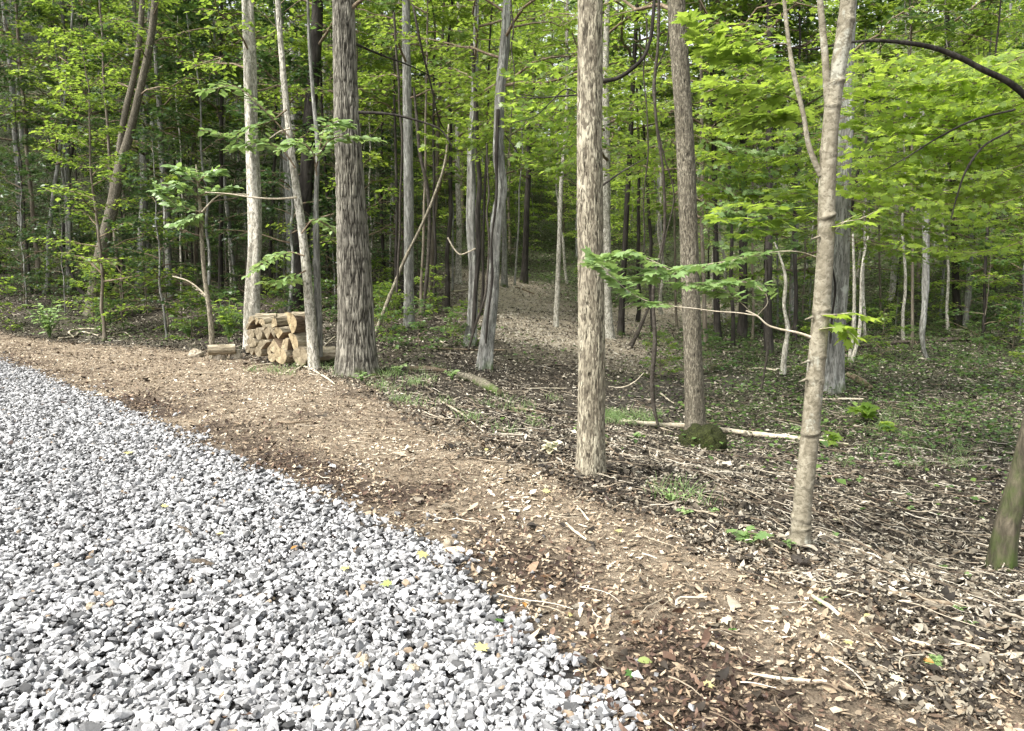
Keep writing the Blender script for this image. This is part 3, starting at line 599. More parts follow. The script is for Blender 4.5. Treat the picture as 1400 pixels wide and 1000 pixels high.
FAR = [
 (60, 402, 6, 62, 'forest_tree', T[5], "slim grey tree at the far left edge above the dark ground"),
 (97, 398, 9, 86, 'forest_tree', T[0], "grey tree left of the forked leaning tree with leafy twigs round it"),
 (78, 392, 5, 96, 'pole_tree', Pp[0], "thin dark pole tree close beside a thicker grey tree at left"),
 (191, 402, 11, 206, 'forest_tree', T[0], "straight grey tree just right of the forked leaning tree"),
 (225, 392, 4, 225, 'pole_tree', Pp[1], "thin grey pole between the straight grey tree and the leafy sapling"),
 (247, 385, 4, 243, 'pole_tree', Pp[0], "thin black pole rising left of the leafy sapling"),
 (268, 388, 6, 246, 'pole_tree', Pp[1], "leaning grey pole rising behind the leafy sapling"),
 (303, 402, 6, 306, 'forest_tree', T[2], "dark trunk between the leafy sapling and the white barked tree"),
 (318, 395, 4, 320, 'pole_tree', Pp[2], "thin pale pole close left of the white barked tree"),
 (366, 398, 5, 372, 'pole_tree', Pp[0], "slim dark pole right of the white barked tree"),
 (378, 392, 4, 380, 'pole_tree', Pp[1], "slim grey pole second to the right of the white barked tree"),
 (508, 395, 3, 505, 'pole_tree', Pp[2], "thin pale pole just right of the big furrowed oak"),
 (521, 398, 5, 508, 'pole_tree', Pp[0], "dark slim pole right of the big furrowed oak"),
 (533, 392, 4, 530, 'pole_tree', Pp[1], "grey slim pole midway between the oak and the grey lichened tree"),
 (544, 425, 4, 548, 'pole_tree', Pp[0], "black pole standing close left of the grey lichened tree"),
 (577, 432, 6, 582, 'pole_tree', Pp[3], "brown slim tree right behind the grey lichened tree"),
 (585, 412, 7, 606, 'forest_tree', T[3], "brown tree leaning right behind the long dead pole"),
 (611, 421, 6, 622, 'pole_tree', Pp[0], "dark slim tree with a crooked foot left of the ivy scarred twin tree"),
 (627, 388, 8, 633, 'forest_tree', T[4], "pale dead looking trunk behind the ivy scarred twin tree"),
 (689, 392, 8, 686, 'forest_tree', T[0], "grey trunk at the left rim of the sunlit path"),
 (703, 390, 4, 706, 'pole_tree', Pp[1], "thin grey pole at the head of the sunlit path"),
 (716, 387, 9, 725, 'forest_tree', T[2], "dark trunk at the head of the sunlit path"),
 (776, 388, 4, 771, 'pole_tree', Pp[2], "thin pale pole left of the big pale trunk beyond the path"),
 (834, 462, 13, 841, 'forest_tree', T[4], "pale patched trunk close behind the right side of the big pale trunk"),
 (849, 458, 8, 868, 'forest_tree', T[2], "black trunk leaning right behind the big pale trunk"),
 (893, 455, 5, 884, 'pole_tree', Pp[0], "thin dark pole behind the hanging vines"),
 (905, 430, 5, 900, 'pole_tree', Pp[2], "thin white pole behind the hanging vines"),
 (926, 448, 5, 915, 'pole_tree', Pp[3], "brown pole left of the mossy footed trunk"),
 (966, 478, 7, 957, 'forest_tree', T[3], "brown trunk close right of the mossy footed trunk"),
 (982, 466, 8, 975, 'forest_tree', T[2], "second dark trunk right of the mossy footed trunk"),
 (993, 445, 4, 1002, 'pole_tree', Pp[2], "thin white pole in the crowd of dark trunks"),
 (1013, 465, 11, 1012, 'forest_tree', T[2], "thickest black trunk in the crowd left of the thorny pale maple"),
 (1028, 466, 5, 1035, 'pole_tree', Pp[3], "brown pole right of the thickest black trunk"),
 (1052, 486, 10, 1058, 'forest_tree', T[2], "black trunk with twin stem nearer the thorny pale maple"),
 (1181, 462, 4, 1195, 'pole_tree', Pp[2], "pale slender pole just right of the grey slab sided tree"),
 (1219, 412, 7, 1220, 'forest_tree', T[4], "white trunk on the green hillside at right"),
 (1247, 470, 6, 1243, 'pole_tree', Pp[3], "brown pole on the green hillside left of the crooked footed tree"),
 (1236, 465, 4, 1232, 'pole_tree', Pp[2], "pale thin pole on the green hillside at right"),
 (1284, 434, 5, 1287, 'pole_tree', Pp[1], "grey pole high on the green hillside right of the crooked footed tree"),
 (1311, 446, 9, 1300, 'forest_tree', T[2], "black trunk on the green hillside near the right edge"),
 (1340, 470, 4, 1352, 'pole_tree', Pp[0], "thin black pole at the right edge of the hillside"),

 (941, 462, 5, 936, 'pole_tree', Pp[0], "thin black pole half hidden behind the brown leaning trunk"),
 (952, 440, 5, 960, 'pole_tree', Pp[2], "pale pole rising just behind the brown leaning trunk"),
 (973, 430, 4, 985, 'pole_tree', Pp[2], "thin white pole leaning right in the crowd of dark trunks"),
 (1001, 474, 5, 990, 'pole_tree', Pp[0], "thin black pole leaning left beside the thickest black trunk"),
 (1022, 440, 4, 1026, 'pole_tree', Pp[1], "thin grey pole between the thickest black trunk and a brown pole"),
 (1040, 455, 6, 1046, 'pole_tree', Pp[0], "black pole left of the black twin stemmed trunk"),
 (1085, 470, 5, 1080, 'pole_tree', Pp[0], "black pole just right of the crooked pale sapling"),
 (1098, 455, 4, 1102, 'pole_tree', Pp[3], "brown pole almost hidden behind the pale knobbly maple"),
 (1063, 452, 4, 1066, 'pole_tree', Pp[1], "thin grey pole behind the crooked pale sapling"),
 (1203, 440, 4, 1206, 'pole_tree', Pp[3], "thin brown pole left of the white hillside trunk"),
 (1298, 452, 4, 1310, 'pole_tree', Pp[2], "thin white pole left of the black trunk near the right edge"),
 (1325, 440, 4, 1330, 'pole_tree', Pp[3], "thin brown pole right of the black trunk near the right edge"),
 (597, 425, 4, 596, 'pole_tree', Pp[0], "thin black pole between the dead pole and the ivy scarred tree"),
 (618, 398, 4, 612, 'pole_tree', Pp[1], "thin grey pole far behind the dead pole"),
 (656, 430, 4, 660, 'pole_tree', Pp[0], "thin black pole between the ivy scarred tree and the kinked tree"),
 (870, 440, 5, 862, 'pole_tree', Pp[0], "thin black pole behind the rotten leaning snag"),
 (820, 415, 5, 822, 'pole_tree', Pp[1], "grey pole just emerging right of the big pale trunk"),
 (470, 420, 4, 462, 'pole_tree', Pp[3], "brown pole just left of the oak behind the woodpile"),
 (452, 418, 5, 447, 'pole_tree', Pp[0], "black pole between the slim twin stems and the oak"),
 (405, 428, 20, 436, 'forest_tree', T[2], "thick dark trunk in the shade behind the woodpile"),
]
for a in FAR: by_px(*a)

# ------------------------------------------------------------------ the rest of the wood, each tree its own object
MARKS = [(52, "beyond the left edge"), (130, "left of the forked tree"), (280, "between forked tree and leafy sapling"), (345, "right of leafy sapling"), (480, "between white tree and oak"), (560, "between oak and lichened tree"),
         (665, "by the kinked tree"), (805, "left of pale trunk"), (945, "between pale and brown trunks"), (1110, "between brown trunk and maple"), (1250, "just right of the maple"), (1350, "near the right edge"), (9e9, "beyond the right edge")]
SLOPES = [(22, "at forest edge"), (30, "low on slope"), (42, "halfway up slope"), (999, "high on slope")]
ALL = []
ORD = ["first", "second", "third", "fourth", "fifth", "sixth", "seventh", "eighth", "ninth", "tenth", "eleventh", "twelfth", "thirteenth", "fourteenth", "fifteenth", "sixteenth"]
LOOK = {id(T[0]): "grey", id(T[1]): "brown forked", id(T[2]): "dark", id(T[3]): "slim brown", id(T[4]): "whitish", id(T[5]): "slim grey", id(MAPLE[0]): "yellow-green", id(MAPLE[1]): "yellow-green",
        id(Pp[0]): "black", id(Pp[1]): "grey", id(Pp[2]): "white", id(Pp[3]): "brown", id(MID[0]): "brown", id(MID[1]): "grey", id(MID[2]): "white forked", id(MID[3]): "black",
        id(SAP[0]): "small green", id(SAP[1]): "small dark", id(SAP[2]): "yellow-green", id(SAP[3]): "wide green", id(SHR[0]): "green", id(SHR[1]): "dark green"}
for A_, B_ in ((TALL, TALLB), (MID, MIDB)):
    for a_, b_ in zip(A_, B_): LOOK[id(b_)] = 'bright ' + LOOK[id(a_)].split()[0]
for A_, B_ in ((TALL, TALLD), (MID, MIDD), (SAP, SAPD), (POLE, POLED)):
    for a_, b_ in zip(A_, B_): LOOK[id(b_)] = "shaded " + LOOK[id(a_)]
def infill(n, protos, names, cat, ylo, yhi, ulo, uhi, labels, group, sc=(.8, 1.2), power=1.0, avoid=None, seed=0, mingap=1.0):
    rng = np.random.default_rng(seed); done = []; tries = 0; firsts = {}; made = []
    while len(done) < n and tries < n * 60:
        tries += 1
        e = 2 - power; q = rng.uniform(); Y = (ylo ** e + q * (yhi ** e - ylo ** e)) ** (1 / e); u = rng.uniform(ulo, uhi); X = u * Y
        if d_mulch(np.array([X]), np.array([Y]))[0] > -.8: continue
        if w_sunlit_path(np.array([X]), np.array([Y]))[0] > .05 or (avoid and avoid(X, Y, u)): continue
        if any((X - a) ** 2 + (Y - b) ** 2 < mingap ** 2 for a, b in done): continue
        done.append((X, Y)); k = rng.integers(len(protos)); loc = (X, Y, ter1(X, Y)); s = rng.uniform(*sc); rz = rng.uniform(0, 6.28)
        if k not in firsts: r = firsts[k] = tree_from(protos[k], names[k % len(names)], labels[0], cat, loc, rz, s, group)
        else: r = copy_thing(firsts[k], loc, rz, s, labels[0], group)
        made.append((u * 1000 + 700, Y, r, LOOK.get(id(protos[k]), '') + ' ' + labels[0]))
    ALL.extend(made)
    return len(done)
def label_all():
    cells = {}
    for px, Y, r, d in ALL:
        w = next(t for lim, t in MARKS if px < lim); sl = next(t for lim, t in SLOPES if Y < lim); cells.setdefault((d, w, sl), []).append((px, r))
    for (d, w, sl), L in cells.items():
        L.sort(key=lambda e: e[0])
        for q, (px, r) in enumerate(L):
            lb = (d.strip() + (', ' + ORD[min(q, 15)] + ' from left,' if len(L) > 1 else '') + ' ' + sl + ' ' + w)
            for a_, b_ in ((' halfway up slope', ' mid slope'), (' low on slope', ' lower slope'), (' high on slope', ' upper slope'), ('yellow-green', 'yellowish')):
                if len(lb.replace('-', ' ').split()) > 16: lb = lb.replace(a_, b_)
            r["label"] = lb
def front(X, Y, u):       # keep the views of the near trunks and the path open
    return (Y < 20 and -.36 < u < .62) or (Y < 40 and -.0 < u < .085)
def gap(X, Y, u): return front(X, Y, u)
def gap2(X, Y, u): return front(X, Y, u) or (Y > 30 and .03 < u < .07)
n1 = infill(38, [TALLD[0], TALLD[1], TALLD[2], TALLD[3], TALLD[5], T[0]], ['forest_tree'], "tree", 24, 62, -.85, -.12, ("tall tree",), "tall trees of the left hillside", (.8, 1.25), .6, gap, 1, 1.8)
n2 = infill(18, [TALLB[0], TALLB[1], TALLB[3], T[4]], ['forest_tree'], "tree", 40, 85, -.12, .14, ("tall tree",), "tall trees at the head of the valley", (.8, 1.2), .3, gap2, 2, 2.0)
n3 = infill(24, [TALLB[0], T[1], TALLB[3], T[5], MAPLE[0]], ['forest_tree'], "tree", 24, 68, .1, .85, ("tall tree",), "tall trees of the right hillside", (.8, 1.2), .5, gap, 3, 2.0)
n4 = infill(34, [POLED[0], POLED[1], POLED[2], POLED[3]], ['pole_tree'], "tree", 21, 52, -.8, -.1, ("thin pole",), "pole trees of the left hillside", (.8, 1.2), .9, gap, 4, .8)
n5 = infill(24, [Pp[0], Pp[1], Pp[2], Pp[3]], ['pole_tree'], "tree", 19, 50, -.1, .8, ("thin pole",), "pole trees of the right hillside", (.8, 1.2), .9, gap, 5, .8)
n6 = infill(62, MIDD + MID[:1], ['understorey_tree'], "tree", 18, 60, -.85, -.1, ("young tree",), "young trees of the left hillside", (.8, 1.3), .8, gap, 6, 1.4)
n7 = infill(64, MID[:2] + MIDB + MAPLE, ['understorey_tree'], "tree", 19, 66, -.12, .85, ("young tree",), "young trees of the right hillside", (.75, 1.2), .8, gap, 7, 1.6)
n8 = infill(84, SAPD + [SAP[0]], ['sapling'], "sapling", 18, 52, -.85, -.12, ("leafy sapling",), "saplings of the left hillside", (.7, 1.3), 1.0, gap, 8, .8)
n9 = infill(84, SAP, ['sapling'], "sapling", 19, 60, -.1, .85, ("leafy sapling",), "saplings of the right hillside", (.7, 1.3), 1.0, gap, 9, .8)
n10 = infill(60, SHR, ['shrub'], "shrub", 17, 36, -.85, -.2, ("low shrub",), "shrubs of the left hillside", (.8, 1.5), 1.2, None, 10, .5)
n11 = infill(70, SHR, ['shrub'], "shrub", 15, 36, -.2, .85, ("low shrub",), "shrubs of the right hillside", (.6, 1.2), 1.0, None, 11, .5)
n12 = infill(40, SAP + MAPLE[1:] + [SAP[2]] * 2, ["sapling"], "sapling", 38, 75, -.14, .2, ("leafy sapling",), "saplings round the head of the valley", (.9, 1.6), .4, gap2, 12, .8)
n13 = infill(18, [MAPLE[0], MAPLE[1], TALLB[1], TALLB[3]], ['forest_tree'], 'tree', 56, 92, -.07, .15, ('tall tree',), 'tall trees at the head of the valley', (1.4, 1.9), .2, None, 13, 2.5)
label_all()
print("infill", n1, n2, n3, n4, n5, n6, n7, n8, n9, n10, n11)
# ------------------------------------------------------------------ near trees, each modelled on its own
def hero_trunk(ctrl, radii, sides, step, style, seed=0, flare=.5, lobes=5):
    """ctrl: world points from the foot upwards; style: how the bark stands out"""
    L = np.linalg.norm(np.diff(ctrl, axis=0), axis=1).sum(); n = int(L / step)
    path, q = smooth_path(ctrl, n); s0 = np.r_[0, np.cumsum(np.linalg.norm(np.diff(ctrl, axis=0), axis=1))]; s0 /= s0[-1]
    r = np.interp(q, s0, radii); h = q * L
    V, F = tubes(path, r, sides); V = V.reshape(n, sides, 3); c = path[:, None, :]; d = V - c; rr = r[:, None]; u = norm(d)
    th = np.arange(sides)[None] * 2 * math.pi / sides; H = np.broadcast_to(h[:, None], (n, sides)); cx, sx = np.cos(th), np.sin(th)
    fl = 1 + flare * np.exp(-H / .16) * (1 + .5 * np.sin(th * lobes + seed) + .3 * np.sin(th * (lobes - 2) + 2)) + .10 * np.exp(-H / .6)
    R0 = rr * fl * (1 + .05 * (fbm(cx * 2, sx * 2, H * 1.2, 3, seed) - .5) * 2)
    TN = np.full((n, sides), .5)
    if style == 'furrow':
        k = rr.mean() * 58; wz = H + .05 * (vnoise(cx * 6, sx * 6, H * 6, seed + 8) - .5)
        n1 = vnoise(cx * k, sx * k, wz * 5.0, seed + 3) * .8 + .2 * vnoise(cx * k * 2.3, sx * k * 2.3, wz * 11, seed + 5); n2 = vnoise(cx * k * 2, sx * k * 2, H * 14, seed + 4)
        f = 1 - np.abs(2 * n1 - 1); f2 = 1 - np.abs(2 * n2 - 1)
        R0 = R0 - .022 * f ** 3 - .008 * f2 ** 2; TN = .98 - .85 * f ** 2.2 - .3 * f2 ** 3
    elif style == 'scaly':
        k = rr.mean() * 100
        n1 = vnoise(cx * k, sx * k, H * 15, seed + 3) * .7 + .3 * vnoise(cx * k * 2, sx * k * 2, H * 40, seed + 6); n2 = vnoise(cx * k * 2.2, sx * k * 2.2, H * 38, seed + 4)
        R0 = R0 + .006 * (np.clip(n1 * 1.6 - .5, 0, 1) - .5) + .003 * n2 - .007 * (n1 < .22); TN = .62 - .5 * np.clip((.36 - n1) * 8, 0, 1) - .2 * (n2 < .2)
    elif style == 'rings':
        rg = np.random.default_rng(seed); z = .25
        while z < L:
            w = .012; amp = rg.uniform(.001, .008); az = rg.uniform(0, 6.28)
            R0 = R0 + amp * np.exp(-((H - z - .012 * np.sin(th + az)) / w) ** 2) * (.5 + .5 * np.cos(th - az)) ** 1.5 * 1.6
            R0 = R0 + amp * .45 * np.exp(-((H - z) / (w * 2)) ** 2); TN = TN - rg.uniform(.05, .42) * np.exp(-((H - z + .012 + .012 * np.sin(th * 2 + az)) / .011) ** 2) * (.35 + .65 * np.cos(th - az) ** 2)
            z += rg.choice([rg.uniform(.06, .14), rg.uniform(.2, .5)])
    elif style == 'plain':
        k = rr.mean() * 40
        R0 = R0 + .10 * rr * (fbm(cx * k * .5, sx * k * .5, H * 4, 4, seed + 3) - .5)
    elif style == 'slab':
        R0 = R0 * (1 + .16 * np.sin(th * 3 + H * .8 + 1) + .08 * np.sin(th * 5 - H * 1.7)) + .06 * rr * (fbm(cx * 3, sx * 3, H * 4, 4, seed) - .5)
    V = c + u * R0[..., None]
    return V.reshape(-1, 3), F, path, q, np.clip(TN, 0, 1).ravel()
def px_path(pts, Y, foot):
    """trunk drawn point by point at one distance; the first point stands on the ground"""
    out = [foot - np.array([0, 0, .22])]
    for p in pts[1:]:
        y = Y if len(p) < 3 else p[2]; out.append(P(p[0], p[1], y))
    return np.array(out)
class Hero: pass
def hero(name, label, pts, widths, bark, style='plain', sides=40, step=.03, top=9.0, seed=0, flare=.5, crown=None, lm='leaf_green', cat="tree", lobes=5, Y=None):
    g = hit(*pts[0][:2]) if Y is None else np.array([P(pts[0][0], pts[0][1], Y)[0], Y, 0.0])
    if Y is not None: g[2] = ter1(g[0], g[1])
    Yb = g[1]; c = px_path(pts, Yb, g); rad = [w * Yb / 1000 / 2 for w in widths]
    d = c[-1] - c[-2]; d = d / np.linalg.norm(d); d = norm(d + np.array([0, 0, .6])); ztop = c[-1][2]
    if top > ztop:
        e = c[-1] + d * (top - ztop) / max(d[2], .3); c = np.vstack([c, (c[-1] + e) / 2 + np.array([.05, 0, 0]), e]); rad += [rad[-1] * .75, rad[-1] * .35]
    V, F, path, q, tn_ = hero_trunk(c, rad, sides, step, style, seed, flare, lobes)
    root = thing(name, label, cat, g)
    b = MB(); b.add(V, F, tn_); t = b.build("trunk", M[bark], root, g)
    h = Hero(); h.root, h.g, h.Y, h.path, h.rad = root, g, Yb, path, rad
    if crown:
        rng = np.random.default_rng(seed + 100); cb = MB(); k = dict(n_limb=16, length=2.2, n_sub=9, n_leaf=10, leaf=.14); k.update(crown)
        tp = np.array([path[:, 2]]).ravel(); z0 = k.pop('z0', ztop); i0 = int(np.argmax(tp > z0)) if (tp > z0).any() else int(len(tp) * .6)
        grow_crown(cb, [(path, i0 / len(tp), .99)], rng, k.pop('n_limb'), k.pop('length'), k.pop('n_sub'), k.pop('n_leaf'), k.pop('leaf'), k.pop('tpl', LEAF_S), **k)
        cb.build("crown", [M['twig_brown'], M[lm]], root, g)
    return h
def limb(h, pts, widths, bark='bark_dark', Y=None, name="limb", parent=True, sides=8):
    """pts: (px, py) or (px, py, Y)"""
    Y = Y or h.Y; c = np.array([P(p[0], p[1], p[2] if len(p) > 2 else Y) for p in pts]); n = max(8, int(len(pts) * 5)); p, q = smooth_path(c, n)
    s = np.linspace(0, 1, len(widths)); r = np.interp(q, s, widths) * Y / 2000
    r = r * (1 + .12 * (vnoise(q * 30, 0 * q, 0 * q, len(pts)) - .5))
    V, F = tubes(p, r, sides); b = MB(); b.add(V, F, .5)
    return b.build(name, M[bark], h.root, h.g), p
def leafy(h, paths, Y, leaf=.11, lm='leaf_green', tpl=LEAF_O, n_sub=7, n_leaf=7, sub_len=.32, seed=0, twig='twig_brown', tint0=.55, tint_s=.12, tilt=(0, 0, 1), name="leafy_branch", dz=.0, start=.25, wpx=2.5, depth=.35, wild=.32):
    """branches drawn point by point, carrying flat sprays of full-shaped leaves"""
    rng = np.random.default_rng(seed); mb = MB(); pos, dr, nr, sz, tn = [], [], [], [], []
    for pts in paths:
        c = np.array([P(p[0], p[1], p[2] if len(p) > 2 else Y) for p in pts]); n = max(6, len(pts) * 4); p, q = smooth_path(c, n)
        Lt = np.linalg.norm(np.diff(p, axis=0), axis=1).sum(); V, F = tubes(p, wpx * Y / 2000 * np.linspace(1, .35, n), 5); mb.add(V, F, .5, 0)
        m = max(2, int(n_sub))
        for s in range(m + 1):
            t = start + (1 - start) * (s + .3 * rng.uniform(-1, 1)) / m; t = min(max(t, 0), 1); ii = t * (n - 1); i0 = int(min(ii, n - 2)); b = p[i0] + (p[i0 + 1] - p[i0]) * (ii - i0)
            tg = norm(p[i0 + 1] - p[i0]); perp = norm(np.cross(tg, np.array([0, 0, 1.0]))) * (1 if s % 2 else -1)
            if s == m: perp = perp * 0
            L2 = sub_len * rng.uniform(.6, 1.2) * (1.1 - .4 * t); d2 = norm(tg * .7 + perp * rng.uniform(.5, 1.1) + rng.normal(0, .12, 3) + np.array([0, 0, .05])) 
            q2 = np.linspace(0, 1, 4)[:, None]; p2 = b + d2 * L2 * q2 + np.array([0, 0, -.15 * L2]) * q2 ** 2; V, F = tubes(p2, .0022 * np.linspace(1, .5, 4) * Y / 6, 3); mb.add(V, F, .5, 0)
            k = n_leaf; tt = (np.arange(k) + rng.uniform(.2, .8, k)) / k; ii = tt * 3; i1 = np.minimum(ii.astype(int), 2); pb = p2[i1] + (p2[i1 + 1] - p2[i1]) * (ii - i1)[:, None]
            sd_ = np.where(np.arange(k) % 2, 1, -1); pp = norm(np.cross(d2, np.array([0, 0, 1.0])))
            pos.append(pb + pp * (sd_ * rng.uniform(.1, .35, k) * leaf)[:, None]); dr.append(d2 * rng.uniform(.4, 1, (k, 1)) + pp * (sd_ * rng.uniform(.5, 1.0, k))[:, None] + rng.normal(0, .12, (k, 3)) + np.array([0, 0, -.2]))
            nr.append(np.array(tilt, float) + rng.normal(0, wild, (k, 3))); sz.append(leaf * rng.uniform(.65, 1.2, k)); tn.append(np.clip(tint0 + rng.normal(0, tint_s, k), 0, 1))
    place_leaves(mb, *(np.concatenate(a) for a in (pos, dr, nr, sz, tn)), tpl, 1)
    return mb.build(name, [M[twig], M[lm]], h.root, h.g)

CR = dict(n_limb=20, length=2.4, n_sub=10, n_leaf=11, leaf=.13)
# the big oak
oak = hero("oak_tree", "big oak with deeply furrowed grey brown bark right of the woodpile", [(489, 512), (487, 440), (484, 360), (479, 260), (474, 160), (471, 60), (468, -80)], [60, 50, 46, 39, 34, 31, 28], 'bark_oak', 'furrow', 220, .014, 13, 3, .55, dict(CR, n_limb=18, length=3.2, z0=5.6), lobes=4)
limb(oak, [(490, 154), (530, 156), (570, 165), (605, 180), (618, 200)], [5, 3.5, 3, 2.5, 2], Y=11.9)
limb(oak, [(485, 60, 12.5), (520, 75, 13), (560, 90, 13.5), (600, 110, 14)], [4, 3, 2, 1.2])
for a, b_, s_ in ((525, 512, .13), (512, 517, .10)):
    m_ = MB()
    g_ = hit(a, b_); u_ = np.linspace(0, 2 * math.pi, 20, endpoint=False); w_ = np.linspace(0, math.pi / 2, 7)
    VV = np.array([[s_ * math.cos(w) * math.cos(u) * 1.3, s_ * math.cos(w) * math.sin(u), s_ * .75 * math.sin(w)] for w in w_ for u in u_]) * (1 + .25 * R.normal(0, .35, (140, 1))) + g_ - np.array([0, 0, .02])
    FF = np.array([[r_ * 20 + c_, r_ * 20 + (c_ + 1) % 20, (r_ + 1) * 20 + (c_ + 1) % 20, (r_ + 1) * 20 + c_] for r_ in range(6) for c_ in range(20)]); m_.add(VV, FF, .5)
    m_.build("moss_cushion", M['moss'], oak.root, oak.g)
# the white barked tree behind the pile
white = hero("white_barked_tree", "white barked tree rising behind the left end of the woodpile", [(344, 470), (346, 400), (349, 330), (347, 250), (343, 170), (340, 60), (336, -60)], [20, 18, 17, 16, 16, 15, 14], 'bark_white', 'slab', 48, .03, 14, 5, .3, dict(CR, z0=5.2), Y=16.0)
# slim twin stems in front of the pile
twin = hero("slim_pale_tree", "slim pale mottled tree leaning left in front of the right end of the woodpile", [(430, 492), (425, 440), (420, 380), (411, 300), (400, 220), (390, 130), (384, 60), (377, -60)], [15, 14, 12, 11, 9, 8, 7, 6], 'bark_white', 'scaly', 56, .02, 9, 7, .3, dict(CR, n_limb=9, length=1.4, z0=6), lm='leaf_pale', Y=12.9)
limb(twin, [(436, 488), (435, 430), (433, 360), (432, 280), (434, 200), (428, 130), (423, 60), (420, -40)], [12, 10, 9, 6.5, 5.5, 5, 4, 3], 'bark_grey', 13.05, "second_stem", sides=16)
leafy(twin, [[(392, 150), (372, 165), (340, 175), (318, 185), (300, 182)], [(404, 230), (385, 205), (360, 195), (330, 200)], [(397, 190), (380, 170), (350, 140), (320, 118), (292, 122)]], 12.3, .16, 'leaf_pale', n_sub=8, n_leaf=8, seed=1, sub_len=.42)
leafy(twin, [[(432, 230), (440, 205), (455, 190), (480, 186), (502, 190)], [(433, 240), (425, 205), (412, 195), (398, 198)], [(434, 215), (450, 172), (470, 170)]], 11.2, .16, 'leaf_pale', n_sub=7, n_leaf=8, seed=2, sub_len=.3, tilt=(0, -.5, 1))
leafy(twin, [[(416, 350), (395, 345), (372, 352), (356, 365)], [(418, 370), (400, 380), (380, 385)], [(412, 320), (430, 300), (455, 312), (478, 305)]], 12.6, .16, 'leaf_pale', n_sub=7, n_leaf=7, seed=3, sub_len=.35)
limb(twin, [(406, 270), (380, 272), (345, 270), (310, 265), (280, 263)], [3, 2.5, 2, 1.5, 1], 'twig_pale', 12.6)
limb(twin, [(397, 176), (383, 180), (368, 190)], [2.5, 2, 1.2], 'twig_pale', 12.8)
# big pale trunk
pale = hero("pale_trunk_tree", "big straight tree with pale flaky bark in the middle of the photo", [(808, 648), (808, 600), (809, 500), (808, 400), (807, 300), (806, 180), (807, 60), (807, -80)], [38, 37, 36, 35, 34, 33, 33, 32], 'bark_pale', 'scaly', 200, .010, 9, 9, .38, dict(CR, n_limb=12, length=2.2, z0=5.4, leaf=.11), lobes=4)
limb(pale, [(822, 111), (842, 108), (862, 96), (880, 78), (888, 58), (893, 20), (896, -40)], [6, 5.5, 5, 5, 5, 4, 4], 'bark_dark', 6.8)
limb(pale, [(790, 130), (765, 132), (735, 134), (705, 134)], [2.5, 2, 1.5, 1], 'bark_dark', 6.8)
limb(pale, [(790, 128), (775, 122), (755, 138), (730, 160), (700, 168)], [2, 1.6, 1.2, 1, .7], 'bark_dark', 7.2)
limb(pale, [(822, 255), (840, 242), (862, 228), (885, 216)], [3, 2.4, 1.5, .8], 'bark_dark', 7.0)
# mossy footed trunk
mid = hero("brown_trunk_tree", "brown trunk leaning slightly left above a mossy stump", [(952, 600), (950, 560), (947, 470), (943, 360), (939, 250), (934, 150), (928, 60), (921, -70)], [28, 26, 24, 24, 24, 23, 23, 22], 'bark_scaly', 'scaly', 120, .016, 11, 13, .3, dict(CR, z0=4.8, leaf=.11))
# thorny pale maple in front
mapl = hero("young_maple", "pale maple with knobbly rings on its trunk standing nearest at right", [(1094, 748), (1097, 690), (1107, 600), (1115, 510), (1123, 420), (1129, 330), (1131, 250), (1135, 180), (1143, 110), (1152, 60), (1165, -60)], [26, 24, 24, 23, 22, 21, 21, 20, 20, 20, 17], 'bark_smooth', 'rings', 110, .008, 6.0, 17, .12, dict(CR, n_limb=9, length=1.5, z0=3.9, leaf=.10, tpl=LEAF_M), 'leaf_maple')
limb(mapl, [(1134, 150), (1131, 120), (1129, 90), (1126, 55), (1121, 0), (1116, -60)], [12, 10, 9, 8, 7, 6], 'bark_smooth', sides=20, Y=mapl.Y)
limb(mapl, [(1122, 240), (1114, 222), (1106, 200), (1099, 160), (1092, 130), (1084, 95), (1078, 55), (1070, -20)], [8, 7, 6, 6, 6, 5, 5, 4], 'bark_smooth', sides=16, Y=mapl.Y)
limb(mapl, [(1111, 462), (1090, 455), (1065, 450), (1050, 445), (1035, 432), (1020, 425)], [4, 3.4, 3, 2.6, 2.2, 2], 'twig_pale', Y=mapl.Y)
YM = mapl.Y
leafy(mapl, [[(1035, 432), (1010, 428), (980, 426), (950, 422), (915, 418), (885, 412), (855, 395), (835, 375), (818, 360)]], YM, .09, 'leaf_pale', LEAF_M, 13, 5, .17, 4, 'twig_pale', .45, start=.55, wpx=1.8)
leafy(mapl, [[(1030, 430), (1010, 412), (985, 400), (960, 392), (935, 390)], [(1035, 432), (1050, 412), (1040, 395), (1010, 385), (975, 388)]], YM + .2, .085, 'leaf_pale', LEAF_M, 9, 5, .17, 5, 'twig_pale', .4, start=.2, wpx=1.4)
leafy(mapl, [[(1117, 352), (1095, 345), (1065, 344), (1030, 350), (990, 358), (950, 364), (915, 369), (890, 368)]], YM + .3, .09, 'leaf_pale', LEAF_M, 13, 6, .19, 6, 'twig_pale', .4, start=.3, wpx=1.8)
leafy(mapl, [[(915, 369), (895, 358), (870, 350), (845, 352)], [(905, 368), (885, 380), (862, 380)], [(880, 350), (860, 345), (830, 352)]], YM + .3, .085, 'leaf_pale', LEAF_M, 6, 4, .14, 7, 'twig_pale', .45, start=.1, wpx=1.2)
leafy(mapl, [[(1120, 310), (1090, 295), (1050, 285), (1010, 280)], [(1122, 330), (1095, 318), (1060, 315), (1020, 322)], [(1128, 290), (1105, 270), (1075, 262)], [(1120, 300), (1080, 300), (1040, 305), (990, 300)]], YM + .4, .085, 'leaf_green', LEAF_M, 9, 5, .2, 8, 'twig_brown', .65, start=.1, wpx=1.4)
